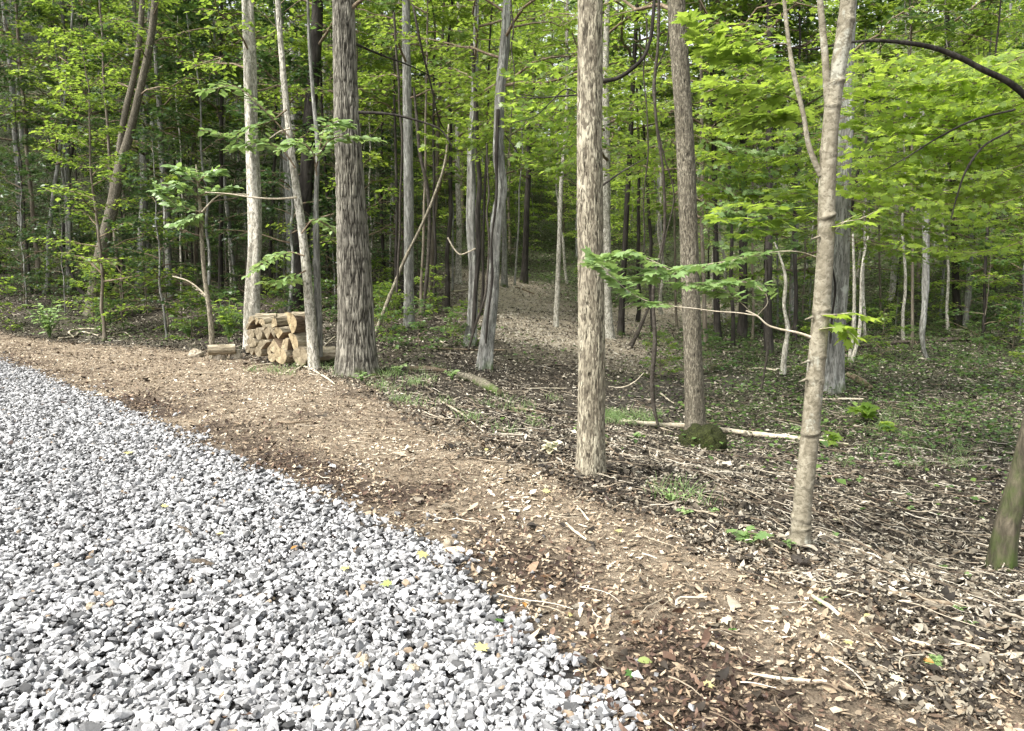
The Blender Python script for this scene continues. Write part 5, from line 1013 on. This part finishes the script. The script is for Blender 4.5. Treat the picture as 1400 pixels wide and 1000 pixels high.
STK = [
 ("fallen_log", "log", [(846, 578), (880, 581), (935, 586), (1010, 594), (1070, 600), (1120, 606), (1160, 609)], [5, 7, 8, 8, 8, 7, 3], tp_, "long pale barkless log lying behind the mossy stump and the maple"),
 ("fallen_log", "log", [(1012, 700), (1018, 691), (1050, 690), (1075, 686), (1088, 680)], [7, 7, 6, 6, 5], fd, "dark rotten branch with an upturned end left of the maple foot"),
 ("fallen_log", "log", [(625, 517), (645, 523), (665, 531), (682, 540)], [11, 14, 14, 10], 'bark_scaly', "short decayed log with a broken end on the bank left of the big pale trunk"),
 ("fallen_log", "log", [(560, 507), (585, 508), (610, 511)], [8, 9, 7], tb_, "brown rotten log right of the oak foot"),
 ("fallen_log", "log", [(1215, 816), (1240, 818), (1275, 828), (1315, 836)], [7, 9, 9, 6], tb_, "grey weathered log sunk in the ground low at the right"),
 ("fallen_log", "log", [(1160, 514), (1175, 523), (1190, 533)], [8, 9, 8], tb_, "grey log lying right of the slab sided tree foot"),
 ("fallen_log", "log", [(1155, 482), (1180, 476), (1215, 472), (1240, 470)], [6, 7, 7, 5], fd, "dark log on the floor of the hollow at right"),
 ("fallen_log", "log", [(1250, 470), (1290, 467), (1345, 465)], [5, 6, 5], fd, "long dark log at the foot of the green hillside near the right edge"),
 ("fallen_log", "log", [(130, 405), (165, 402), (220, 399)], [5, 7, 5], tb_, "grey log across the foot of the dark left hillside"),
 ("fallen_log", "log", [(228, 390), (245, 389), (266, 392)], [8, 9, 7], tb_, "thick grey log on the dark left hillside behind the sapling"),
 ("fallen_log", "log", [(146, 418), (170, 413), (205, 412)], [5, 6, 4], tb_, "pale topped log right of the forked tree foot"),
 ("fallen_branch", "branch", [(240, 378), (255, 388), (275, 403), (290, 415)], [3, 3, 3, 2], tp_, "pale fallen branch sloping down to the sapling"),
 ("fallen_branch", "branch", [(338, 508), (355, 501), (385, 498), (415, 502), (440, 515), (458, 527)], [2.5, 2.5, 3, 3, 2.5, 2], tp_, "long pale curved branch on the ground in front of the woodpile"),
 ("fallen_branch", "branch", [(400, 510), (425, 492), (442, 475), (458, 461)], [2.2, 2.2, 2, 1.5], tp_, "pale straight twig propped against the foot of the slim twin stems"),
 ("fallen_branch", "branch", [(455, 490), (470, 503), (485, 517), (490, 525)], [2, 2.2, 2, 1.5], tp_, "thin pale branch at the foot of the oak"),
 ("fallen_branch", "branch", [(600, 548), (625, 563), (650, 583), (662, 592)], [2.5, 3, 2.5, 2], tp_, "pale straight branch on the bank midway between the oak and pale trunk"),
 ("fallen_branch", "branch", [(625, 590), (640, 580), (665, 573), (690, 571)], [3, 3, 2.5, 2], tb_, "brown bent branch on the bank left of the pale trunk"),
 ("fallen_branch", "branch", [(700, 560), (740, 566), (775, 570)], [4, 4, 3], tb_, "grey branch on the floor close left of the pale trunk"),
 ("fallen_branch", "branch", [(595, 478), (640, 479), (690, 480)], [2, 2.5, 2], tb_, "thin straight branch in front of the ivy scarred tree"),
 ("fallen_branch", "branch", [(603, 468), (612, 473), (622, 472)], [2.5, 2.5, 2], tp_, "short white branch left of the ivy scarred tree foot"),
 ("fallen_branch", "branch", [(720, 533), (750, 532), (775, 533)], [2.5, 2.5, 2], tp_, "pale stick in the dark hollow left of the pale trunk"),
 ("fallen_branch", "branch", [(745, 505), (765, 500), (783, 503)], [3, 3, 2], fd, "dark stick in the shaded hollow behind the pale trunk"),
 ("fallen_branch", "branch", [(932, 642), (955, 648), (985, 658), (1015, 666)], [4, 4.5, 4, 3], fd, "dark straight stick below the mossy stump"),
 ("fallen_branch", "branch", [(1125, 628), (1160, 640), (1205, 655), (1250, 663), (1290, 669)], [4, 3.5, 3, 2.5, 2], fd, "long thin dark branch right of the maple"),
 ("fallen_branch", "branch", [(1115, 653), (1135, 655), (1160, 652)], [4, 5, 4], tb_, "short grey stick touching the right side of the maple"),
 ("fallen_branch", "branch", [(1108, 680), (1130, 690), (1150, 715), (1162, 740), (1172, 775)], [2, 2, 1.8, 1.6, 1.4], tb_, "thin curving twig running down from the maple foot"),
 ("fallen_branch", "branch", [(1150, 808), (1190, 822), (1220, 838), (1255, 868)], [2, 2, 1.8, 1.4], tp_, "long thin pale twig running down the bank at lower right"),
 ("fallen_branch", "branch", [(885, 662), (920, 670), (960, 680), (1000, 690)], [2, 2, 2, 1.5], tb_, "thin brown twig left of the dark rotten branch"),
 ("fallen_branch", "branch", [(825, 590), (832, 610), (850, 628), (870, 640)], [4, 4, 3, 2], tb_, "root like branch curling from the right side of the pale trunk"),
 ("fallen_branch", "branch", [(1130, 508), (1155, 505), (1170, 508)], [3, 3, 2], fd, "short dark stick behind the maple at the slab sided tree"),
 ("fallen_branch", "branch", [(1070, 545), (1090, 537), (1110, 528)], [3, 3, 2.5], fd, "dark bent stick left of the slab sided tree foot"),
 ("fallen_branch", "branch", [(1120, 548), (1145, 549), (1180, 547)], [2.5, 3, 2.5], tp_, "pale stick behind the maple in the green ground cover"),
 ("fallen_branch", "branch", [(1022, 506), (1040, 505), (1062, 508)], [3, 3.5, 3], tp_, "short pale stick left of the crooked pale sapling"),
 ("fallen_branch", "branch", [(930, 560), (945, 548), (975, 543)], [2, 2, 1.5], tb_, "forked grey twig right of the mossy footed trunk"),
 ("fallen_branch", "branch", [(903, 540), (912, 548), (922, 553)], [2.5, 2.5, 2], tp_, "short pale curved stick left of the mossy footed trunk"),
 ("fallen_branch", "branch", [(1290, 640), (1310, 632), (1345, 628)], [2.5, 2.5, 2], tp_, "thin pale branch near the right edge in the hollow"),
 ("fallen_branch", "branch", [(1260, 775), (1290, 765), (1325, 752), (1345, 745)], [3, 3, 2.5, 2], tb_, "grey branch leaning toward the mossy trunk foot"),
 ("fallen_branch", "branch", [(80, 545 - 80), (95, 462), (110, 455), (135, 460)], [2.5, 2.5, 2.5, 2], tp_, "pale branch on the bank at the far left"),
 ("fallen_branch", "branch", [(100, 463), (107, 452), (125, 450), (150, 455)], [2, 2.5, 2, 2], tp_, "second pale branch on the bank at the far left"),
 ("fallen_branch", "branch", [(155, 459), (165, 456), (180, 462)], [2, 2, 1.6], tp_, "short pale twig right of the pale branches at the far left"),
 ("fallen_branch", "branch", [(620, 400), (645, 396), (668, 393)], [2.5, 2.5, 2], tp_, "pale stick lying beside the head of the sunlit path"),
 ("fallen_branch", "branch", [(700, 393), (716, 397), (730, 403)], [2, 2.5, 2], tb_, "dark stick across the top of the sunlit path"),
 ("stick", "stick", [(774, 718), (785, 728), (802, 741)], [3, 4, 3], tp_, "pale straight stick on the chips, the left of a pair below the pale trunk"),
 ("stick", "stick", [(789, 694), (797, 703), (806, 716)], [2, 3, 3], tp_, "short pale stick on the chips, the right of a pair below the pale trunk"),
 ("stick", "stick", [(1110, 819), (1125, 828), (1148, 846)], [5, 7, 6], tp_, "short thick yellow stick on the chips at lower right"),
 ("stick", "stick", [(1025, 786), (1050, 787), (1075, 788), (1095, 782)], [2.5, 4, 4, 2], tp_, "bleached curved stick on the chips below the maple"),
 ("stick", "stick", [(1172, 900), (1190, 918), (1214, 946)], [4, 5, 4], tp_, "pale straight stick in the lower right corner"),
 ("stick", "stick", [(1022, 930), (1070, 932), (1130, 937)], [4, 6, 4], tp_, "long pale bark strip on the bottom edge of the photo at right"),
 ("stick", "stick", [(1244, 880), (1258, 884), (1278, 891)], [4, 6, 3], tp_, "flat pale wood splinter near the small plant at lower right"),
 ("stick", "stick", [(1318, 868), (1332, 874), (1346, 880)], [5, 5, 5], tp_, "thick pale stick cut off by the right edge"),
 ("stick", "stick", [(380, 578), (400, 580), (425, 578)], [2.5, 3, 2], tb_, "brown stick on the chips in front of the oak"),
 ("stick", "stick", [(960, 887), (978, 889), (990, 893)], [5, 7, 4], tp_, "short white wood chip on the lower chips"),
 ("stick", "stick", [(1190, 870), (1200, 885), (1208, 897)], [3, 4, 2], tp_, "small pale stick above the lower right corner stick"),
 ("bark_strip", "bark", [(592, 826), (615, 829), (640, 836)], [5, 8, 4], fd, "dark bark strip on the gravel right of centre"),
 ("bark_strip", "bark", [(495, 800), (510, 803), (528, 806)], [4, 8, 4], fd, "dark bark strip on the gravel in the middle"),
 ("bark_strip", "bark", [(262, 771), (275, 774), (292, 777)], [6, 11, 6], fd, "wide brown bark piece on the gravel left of the centre"),
 ("bark_strip", "bark", [(352, 818), (362, 820), (375, 822)], [4, 8, 4], fd, "small brown bark piece on the lower gravel"),
 ("bark_strip", "bark", [(240, 722), (255, 728), (262, 735)], [4, 6, 3], fd, "dark bark scrap among the upper gravel"),
 ("bark_strip", "bark", [(600, 880), (625, 882), (650, 880)], [4, 7, 4], fd, "dark bark strip low on the gravel near the chips"),
 ("bark_strip", "bark", [(690, 868), (712, 870), (740, 868)], [4, 6, 3], fd, "long dark bark strip at the seam of gravel and chips"),
 ("bark_strip", "bark", [(443, 920), (455, 908), (468, 898)], [5, 9, 4], fd, "mossy dark stick on the gravel near the bottom edge"),
 ("bark_strip", "bark", [(480, 930), (500, 938), (508, 946)], [6, 8, 6], fd, "dark bark scrap at the bottom edge of the gravel"),
]
for nm_, ct, pts, wd_, bk, lb in STK: lie(nm_, lb, ct, pts, wd_, bk, group=None)

# mossy stump under the brown trunk, and stones
def lump(name, label, cat, px, py, w, h, mat, seed, hollow=False, depth=.8, extra=None):
    g = hit(px, py + h * .3); s = g[1] / 1000; rx, rz = w * s / 2, h * s
    u_ = np.linspace(0, 2 * math.pi, 36, endpoint=False)[None]; w_ = np.linspace(-.35, math.pi / 2, 18)[:, None]
    d = np.stack([np.cos(w_) * np.cos(u_), np.cos(w_) * np.sin(u_), np.sin(w_) * np.ones_like(u_)], -1)
    k = 1 + .5 * (fbm(d[..., 0] * 2 + seed, d[..., 1] * 2, d[..., 2] * 2, 4, seed) - .5) + .45 * (fbm(d[..., 0] * 7 + seed, d[..., 1] * 7, d[..., 2] * 7, 3, seed) - .5)
    V = d * k[..., None] * np.array([rx, rx * depth, rz]); V = V.reshape(-1, 3); F = np.array([[r_ * 36 + c_, r_ * 36 + (c_ + 1) % 36, (r_ + 1) * 36 + (c_ + 1) % 36, (r_ + 1) * 36 + c_] for r_ in range(17) for c_ in range(36)])
    b = MB(); b.add(V, F, .5); o = b.build(name, M[mat], None, (0, 0, 0)); o.location = [float(v) for v in g]; tag(o, label, cat); return o, g, rx, rz
M['stone'] = bark_mat("field_stone", (.12, .10, .075), (.27, .23, .17), (.42, .37, .29), 9, 9, .5, .02)
lump("mossy_stump", "low rounded moss covered stump at the foot of the brown leaning trunk", "stump", 958, 604, 68, 30, 'moss', 5)
lump("mossy_root", "moss covered root stub between the round log and the oak", "root", 460, 492, 24, 24, 'moss', 9)
for a, b_, w, h, s_, lb in ((268, 484, 22, 9, 3, "low flat brown stone left of the woodpile"), (300, 488, 18, 12, 4, "reddish stone just left of the foot of the woodpile"), (323, 487, 16, 11, 6, "small stone touching the left foot of the woodpile"),
                            (125, 832, 15, 10, 12, "tan stone among the grey gravel at left"), (232, 838, 0, 0, 0, None), (565, 922, 22, 16, 13, "smooth cream stone near the bottom of the gravel"), (500, 905, 20, 14, 14, "whitish stone among the lower middle gravel"), (612, 745, 14, 12, 15, "white stone lying alone on the dark seam"), (1350, 660, 0, 0, 0, None)):
    if lb: lump("stone", lb, "stone", a, b_, w, h, 'stone', s_)

# single fallen leaves, each one its own thing
LC = {'yellow': (.50, .46, .20), 'lime': (.30, .36, .12), 'green': (.07, .16, .03), 'orange': (.45, .22, .06), 'brown': (.16, .085, .045), 'cream': (.62, .58, .40)}
def flat_leaf(px, py, wpx, colr, lb, tpl):
    g = hit(px, py); L = wpx * g[1] / 1000 * 1.15; rng = np.random.default_rng(int(px * 7 + py)); a = rng.uniform(0, 6.28)
    d = norm(np.array([math.cos(a), math.sin(a), rng.uniform(-.05, .25)])); nrm = norm(np.array([rng.normal(0, .25), rng.normal(-.25, .2), 1]))
    mb = MB(); tv = tpl[0].copy(); tv[:, 2] += (.5 * tv[:, 0] ** 2 * rng.uniform(.2, 1)) - .12 * tv[:, 1] ** 2 * rng.uniform(0, 1)
    place_leaves(mb, np.zeros((1, 3)) - d * L * .5, d[None], nrm[None], np.array([L]), np.array([.5]), (tv, tpl[1]))
    k = 'fallen_' + colr
    if k not in M:
        c = LC[colr]; M[k] = leaf_mat(k, tuple(v * .8 for v in c), c, tuple(min(1, v * 1.15) for v in c), c, .25)
    o = mb.build("fallen_leaf", M[k]); o.location = [float(g[0]), float(g[1]), float(g[2]) + (.046 if d_gravel(g[0], g[1]) > 0 else .024)]; tag(o, lb, "leaf", "single fallen leaves on the gravel and chips")
for f in [(577, 771, 17, 'yellow', "largest pale yellow maple leaf on the gravel near its edge", LEAF_M), (472, 790, 14, 'yellow', "bright yellow small leaf in the middle of the gravel", LEAF_M), (527, 811, 15, 'lime', "yellow green leaf on the gravel right of a smaller yellow leaf", LEAF_M),
          (682, 861, 15, 'green', "single green leaf on the lower right gravel", LEAF_M), (660, 899, 20, 'yellow', "long yellow leaf low on the gravel below the green leaf", LEAF_M), (780, 849, 14, 'yellow', "upright yellow leaf on the seam by the last gravel", LEAF_O),
          (717, 839, 12, 'orange', "small orange leaf on the dark seam", LEAF_O), (403, 760, 12, 'orange', "curled orange brown leaf on the upper middle gravel", LEAF_O), (176, 627, 12, 'yellow', "yellow leaf on the upper left gravel", LEAF_M), (227, 702, 9, 'yellow', "tiny yellow leaf on the left gravel", LEAF_M),
          (301, 741, 10, 'yellow', "tiny yellow leaf in the middle of the left gravel", LEAF_O), (882, 911, 21, 'lime', "folded yellow green leaf on the chips below the gravel tip", LEAF_O), (860, 929, 15, 'green', "green leaf on the chips at the bottom edge", LEAF_M), (992, 857, 16, 'cream', "pale cream yellow leaf on the lower chips", LEAF_M),
          (1001, 873, 13, 'green', "dark green leaf just under the cream leaf", LEAF_O), (845, 731, 11, 'yellow', "small yellow leaf on the chips under the big pale trunk", LEAF_M), (748, 677, 10, 'yellow', "small yellow leaf left of the big pale trunk foot", LEAF_M), (1260, 887, 0, 'yellow', None, None), (1268, 911, 14, 'orange', "orange yellow leaf beside the small plant at lower right", LEAF_O),
          (1225, 938, 19, 'cream', "torn pale yellow leaf in the lower right corner", LEAF_M), (1185, 752, 11, 'cream', "pale leaf in the dark litter right of the maple foot", LEAF_O), (1255, 775, 10, 'yellow', "yellow leaf on the dark floor toward the mossy trunk", LEAF_O), (1144, 716, 11, 'cream', "cream leaf just right of the maple trunk", LEAF_M), (1130, 813, 15, 'cream', "cream maple leaf beside the thick yellow stick", LEAF_M),
          (970, 945, 14, 'yellow', "yellow leaf half under the bottom edge of the chips", LEAF_M), (1160, 887, 13, 'yellow', "yellow leaf left of the pale corner stick", LEAF_M), (665, 618, 9, 'yellow', "small yellow leaf on the upper chips", LEAF_O), (810, 880, 11, 'brown', "curled brown leaf at the tip of the gravel", LEAF_O), (745, 795, 14, 'brown', "large brown leaf on the dark seam right of the gravel", LEAF_M), (870, 857, 13, 'brown', "brown curled leaf in the lower chips", LEAF_M), (1185, 850, 11, 'yellow', "yellow leaf right of the thick yellow stick", LEAF_O)]:
    if f[4]: flat_leaf(*f)

# ------------------------------------------------------------------ small plants
def plant(name, label, px, py, hpx, n, leafpx, lm, tpl, seed, spread=.7, cat="plant", upright=.5):
    g = hit(px, py); s = g[1] / 1000; h = hpx * s; rng = np.random.default_rng(seed); root = thing(name, label, cat, g)
    st = MB(); lf = MB(); k = max(1, n // 4); A = rng.uniform(0, 6.28)
    pos, dr, nr, sz = [], [], [], []
    for q in range(k):
        a = A + q * 2.4 + rng.uniform(-.3, .3); hh = h * rng.uniform(.55, 1.0); o_ = h * spread * rng.uniform(.2, 1); t = np.linspace(0, 1, 6)[:, None]
        p = np.array([math.cos(a) * o_, math.sin(a) * o_, 0]) * t ** 1.3 + np.array([0, 0, hh]) * t ** .8; p[0, 2] = -.01
        V, F = tubes(p, np.linspace(.0035, .0015, 6) * (1 + g[1] / 8), 5); st.add(V, F, .5)
        for j in range(n // k):
            f = rng.uniform(.35, 1) if j else 1.0; b = p[int(f * 5)]; a2 = rng.uniform(0, 6.28)
            pos.append(b); dr.append([math.cos(a2), math.sin(a2), rng.uniform(-.3, .3)]); nr.append([rng.normal(0, .3), rng.normal(-.2, .3), 1]); sz.append(leafpx * s * rng.uniform(.7, 1.2))
    place_leaves(lf, np.array(pos), np.array(dr), np.array(nr), np.array(sz), np.clip(rng.normal(.6, .15, len(sz)), 0, 1), tpl)
    st.build("stem", M['leaf_pale'], root); lf.build("foliage", M[lm], root); return root
plant("broadleaf_seedling", "fresh broad leaved green seedling left of the maple foot", 1024, 745, 30, 14, 19, 'leaf_pale', LEAF_M, 1, .9)
plant("broadleaf_seedling", "low green seedling at the lower right beside an orange yellow leaf", 1277, 914, 16, 18, 13, 'leaf_pale', LEAF_M, 2, .9)
plant("broadleaf_seedling", "small green seedling beside the thick yellow stick", 1123, 826, 8, 8, 11, 'leaf_pale', LEAF_O, 3)
plant("broadleaf_seedling", "thin green seedling touching the foot of the maple", 1078, 752, 12, 8, 9, 'leaf_pale', LEAF_O, 4)
plant("maple_seedling", "bright maple seedling behind the maple trunk at right", 1183, 575, 26, 12, 22, 'leaf_maple', LEAF_M, 5, .8)
plant("maple_seedling", "second bright maple seedling right of the first in the green cover", 1208, 590, 18, 9, 18, 'leaf_maple', LEAF_M, 6, .8)
plant("maple_seedling", "maple seedling low beside the pale log behind the maple", 1140, 640 - 30, 18, 9, 18, 'leaf_maple', LEAF_M, 7, .8)
plant("fern_seedling", "feathery green seedling on the bank between the pale trunk and maple", 918, 690, 22, 30, 8, 'leaf_pale', LEAF_S, 8, 1.1)
plant("fern_seedling", "small green tuft left of the feathery seedling on the bank", 936, 706, 10, 24, 7, 'leaf_pale', LEAF_S, 9, 1.3)
plant("fern_seedling", "small green tuft right of the feathery seedling", 976, 703, 9, 14, 7, 'leaf_pale', LEAF_S, 10, 1.1)
plant("fern_seedling", "green tuft at the foot of the oak", 494, 522, 12, 30, 7, 'leaf_pale', LEAF_S, 11, 1.3)
plant("fern_seedling", "green tuft right of the oak moss", 545, 512, 16, 30, 7, 'leaf_pale', LEAF_S, 12, 1.3)
plant("fern_seedling", "green tuft by the decayed pale log", 618, 520, 12, 24, 7, 'leaf_pale', LEAF_S, 13, 1.2)
plant("leafy_bush", "small bright bush at the left of the woodpile under the sapling", 258, 462, 32, 46, 9, 'leaf_pale', LEAF_O, 14, .8, "shrub")
plant("leafy_bush", "dense green bush between the sapling and the woodpile", 313, 468, 60, 110, 10, 'leaf_green', LEAF_O, 15, .45, "shrub")
plant("leafy_bush", "green bush with bleached dry tips at the far left edge", 68, 462, 52, 90, 10, 'leaf_pale', LEAF_O, 16, .6, "shrub")
plant("leafy_bush", "green seedling tuft behind the woodpile at the slim twin stems", 455, 492, 14, 20, 8, 'leaf_pale', LEAF_S, 17, 1, "shrub")
plant("dry_grass_clump", "tan dry grass clump left of the pale trunk foot", 754, 620, 18, 30, 13, 'fallen_cream', LEAF_S, 18, .9)
for q, (a, b_) in enumerate([(1245, 700), (1140, 735), (1290, 780), (1320, 790), (1090, 590), (1230, 640), (1175, 660), (870, 600), (1310, 835), (1325, 855)]):
    plant("ground_seedling", ["tiny green seedling in the litter right of the maple", "tiny green seedling close right of the maple foot", "tiny green seedling left of the mossy trunk foot", "small green seedling below the mossy trunk foot", "tiny green seedling left of the maple by the pale log", "tiny green seedling in the middle of the right hollow", "tiny green seedling above the thin dark branch",
                              "tiny green seedling in front of the dark vine end", "small green seedling by the sunken grey log", "small green seedling over the thick pale stick at the right edge"][q], a, b_, 9, 10, 8, 'leaf_pale', LEAF_O, 30 + q)
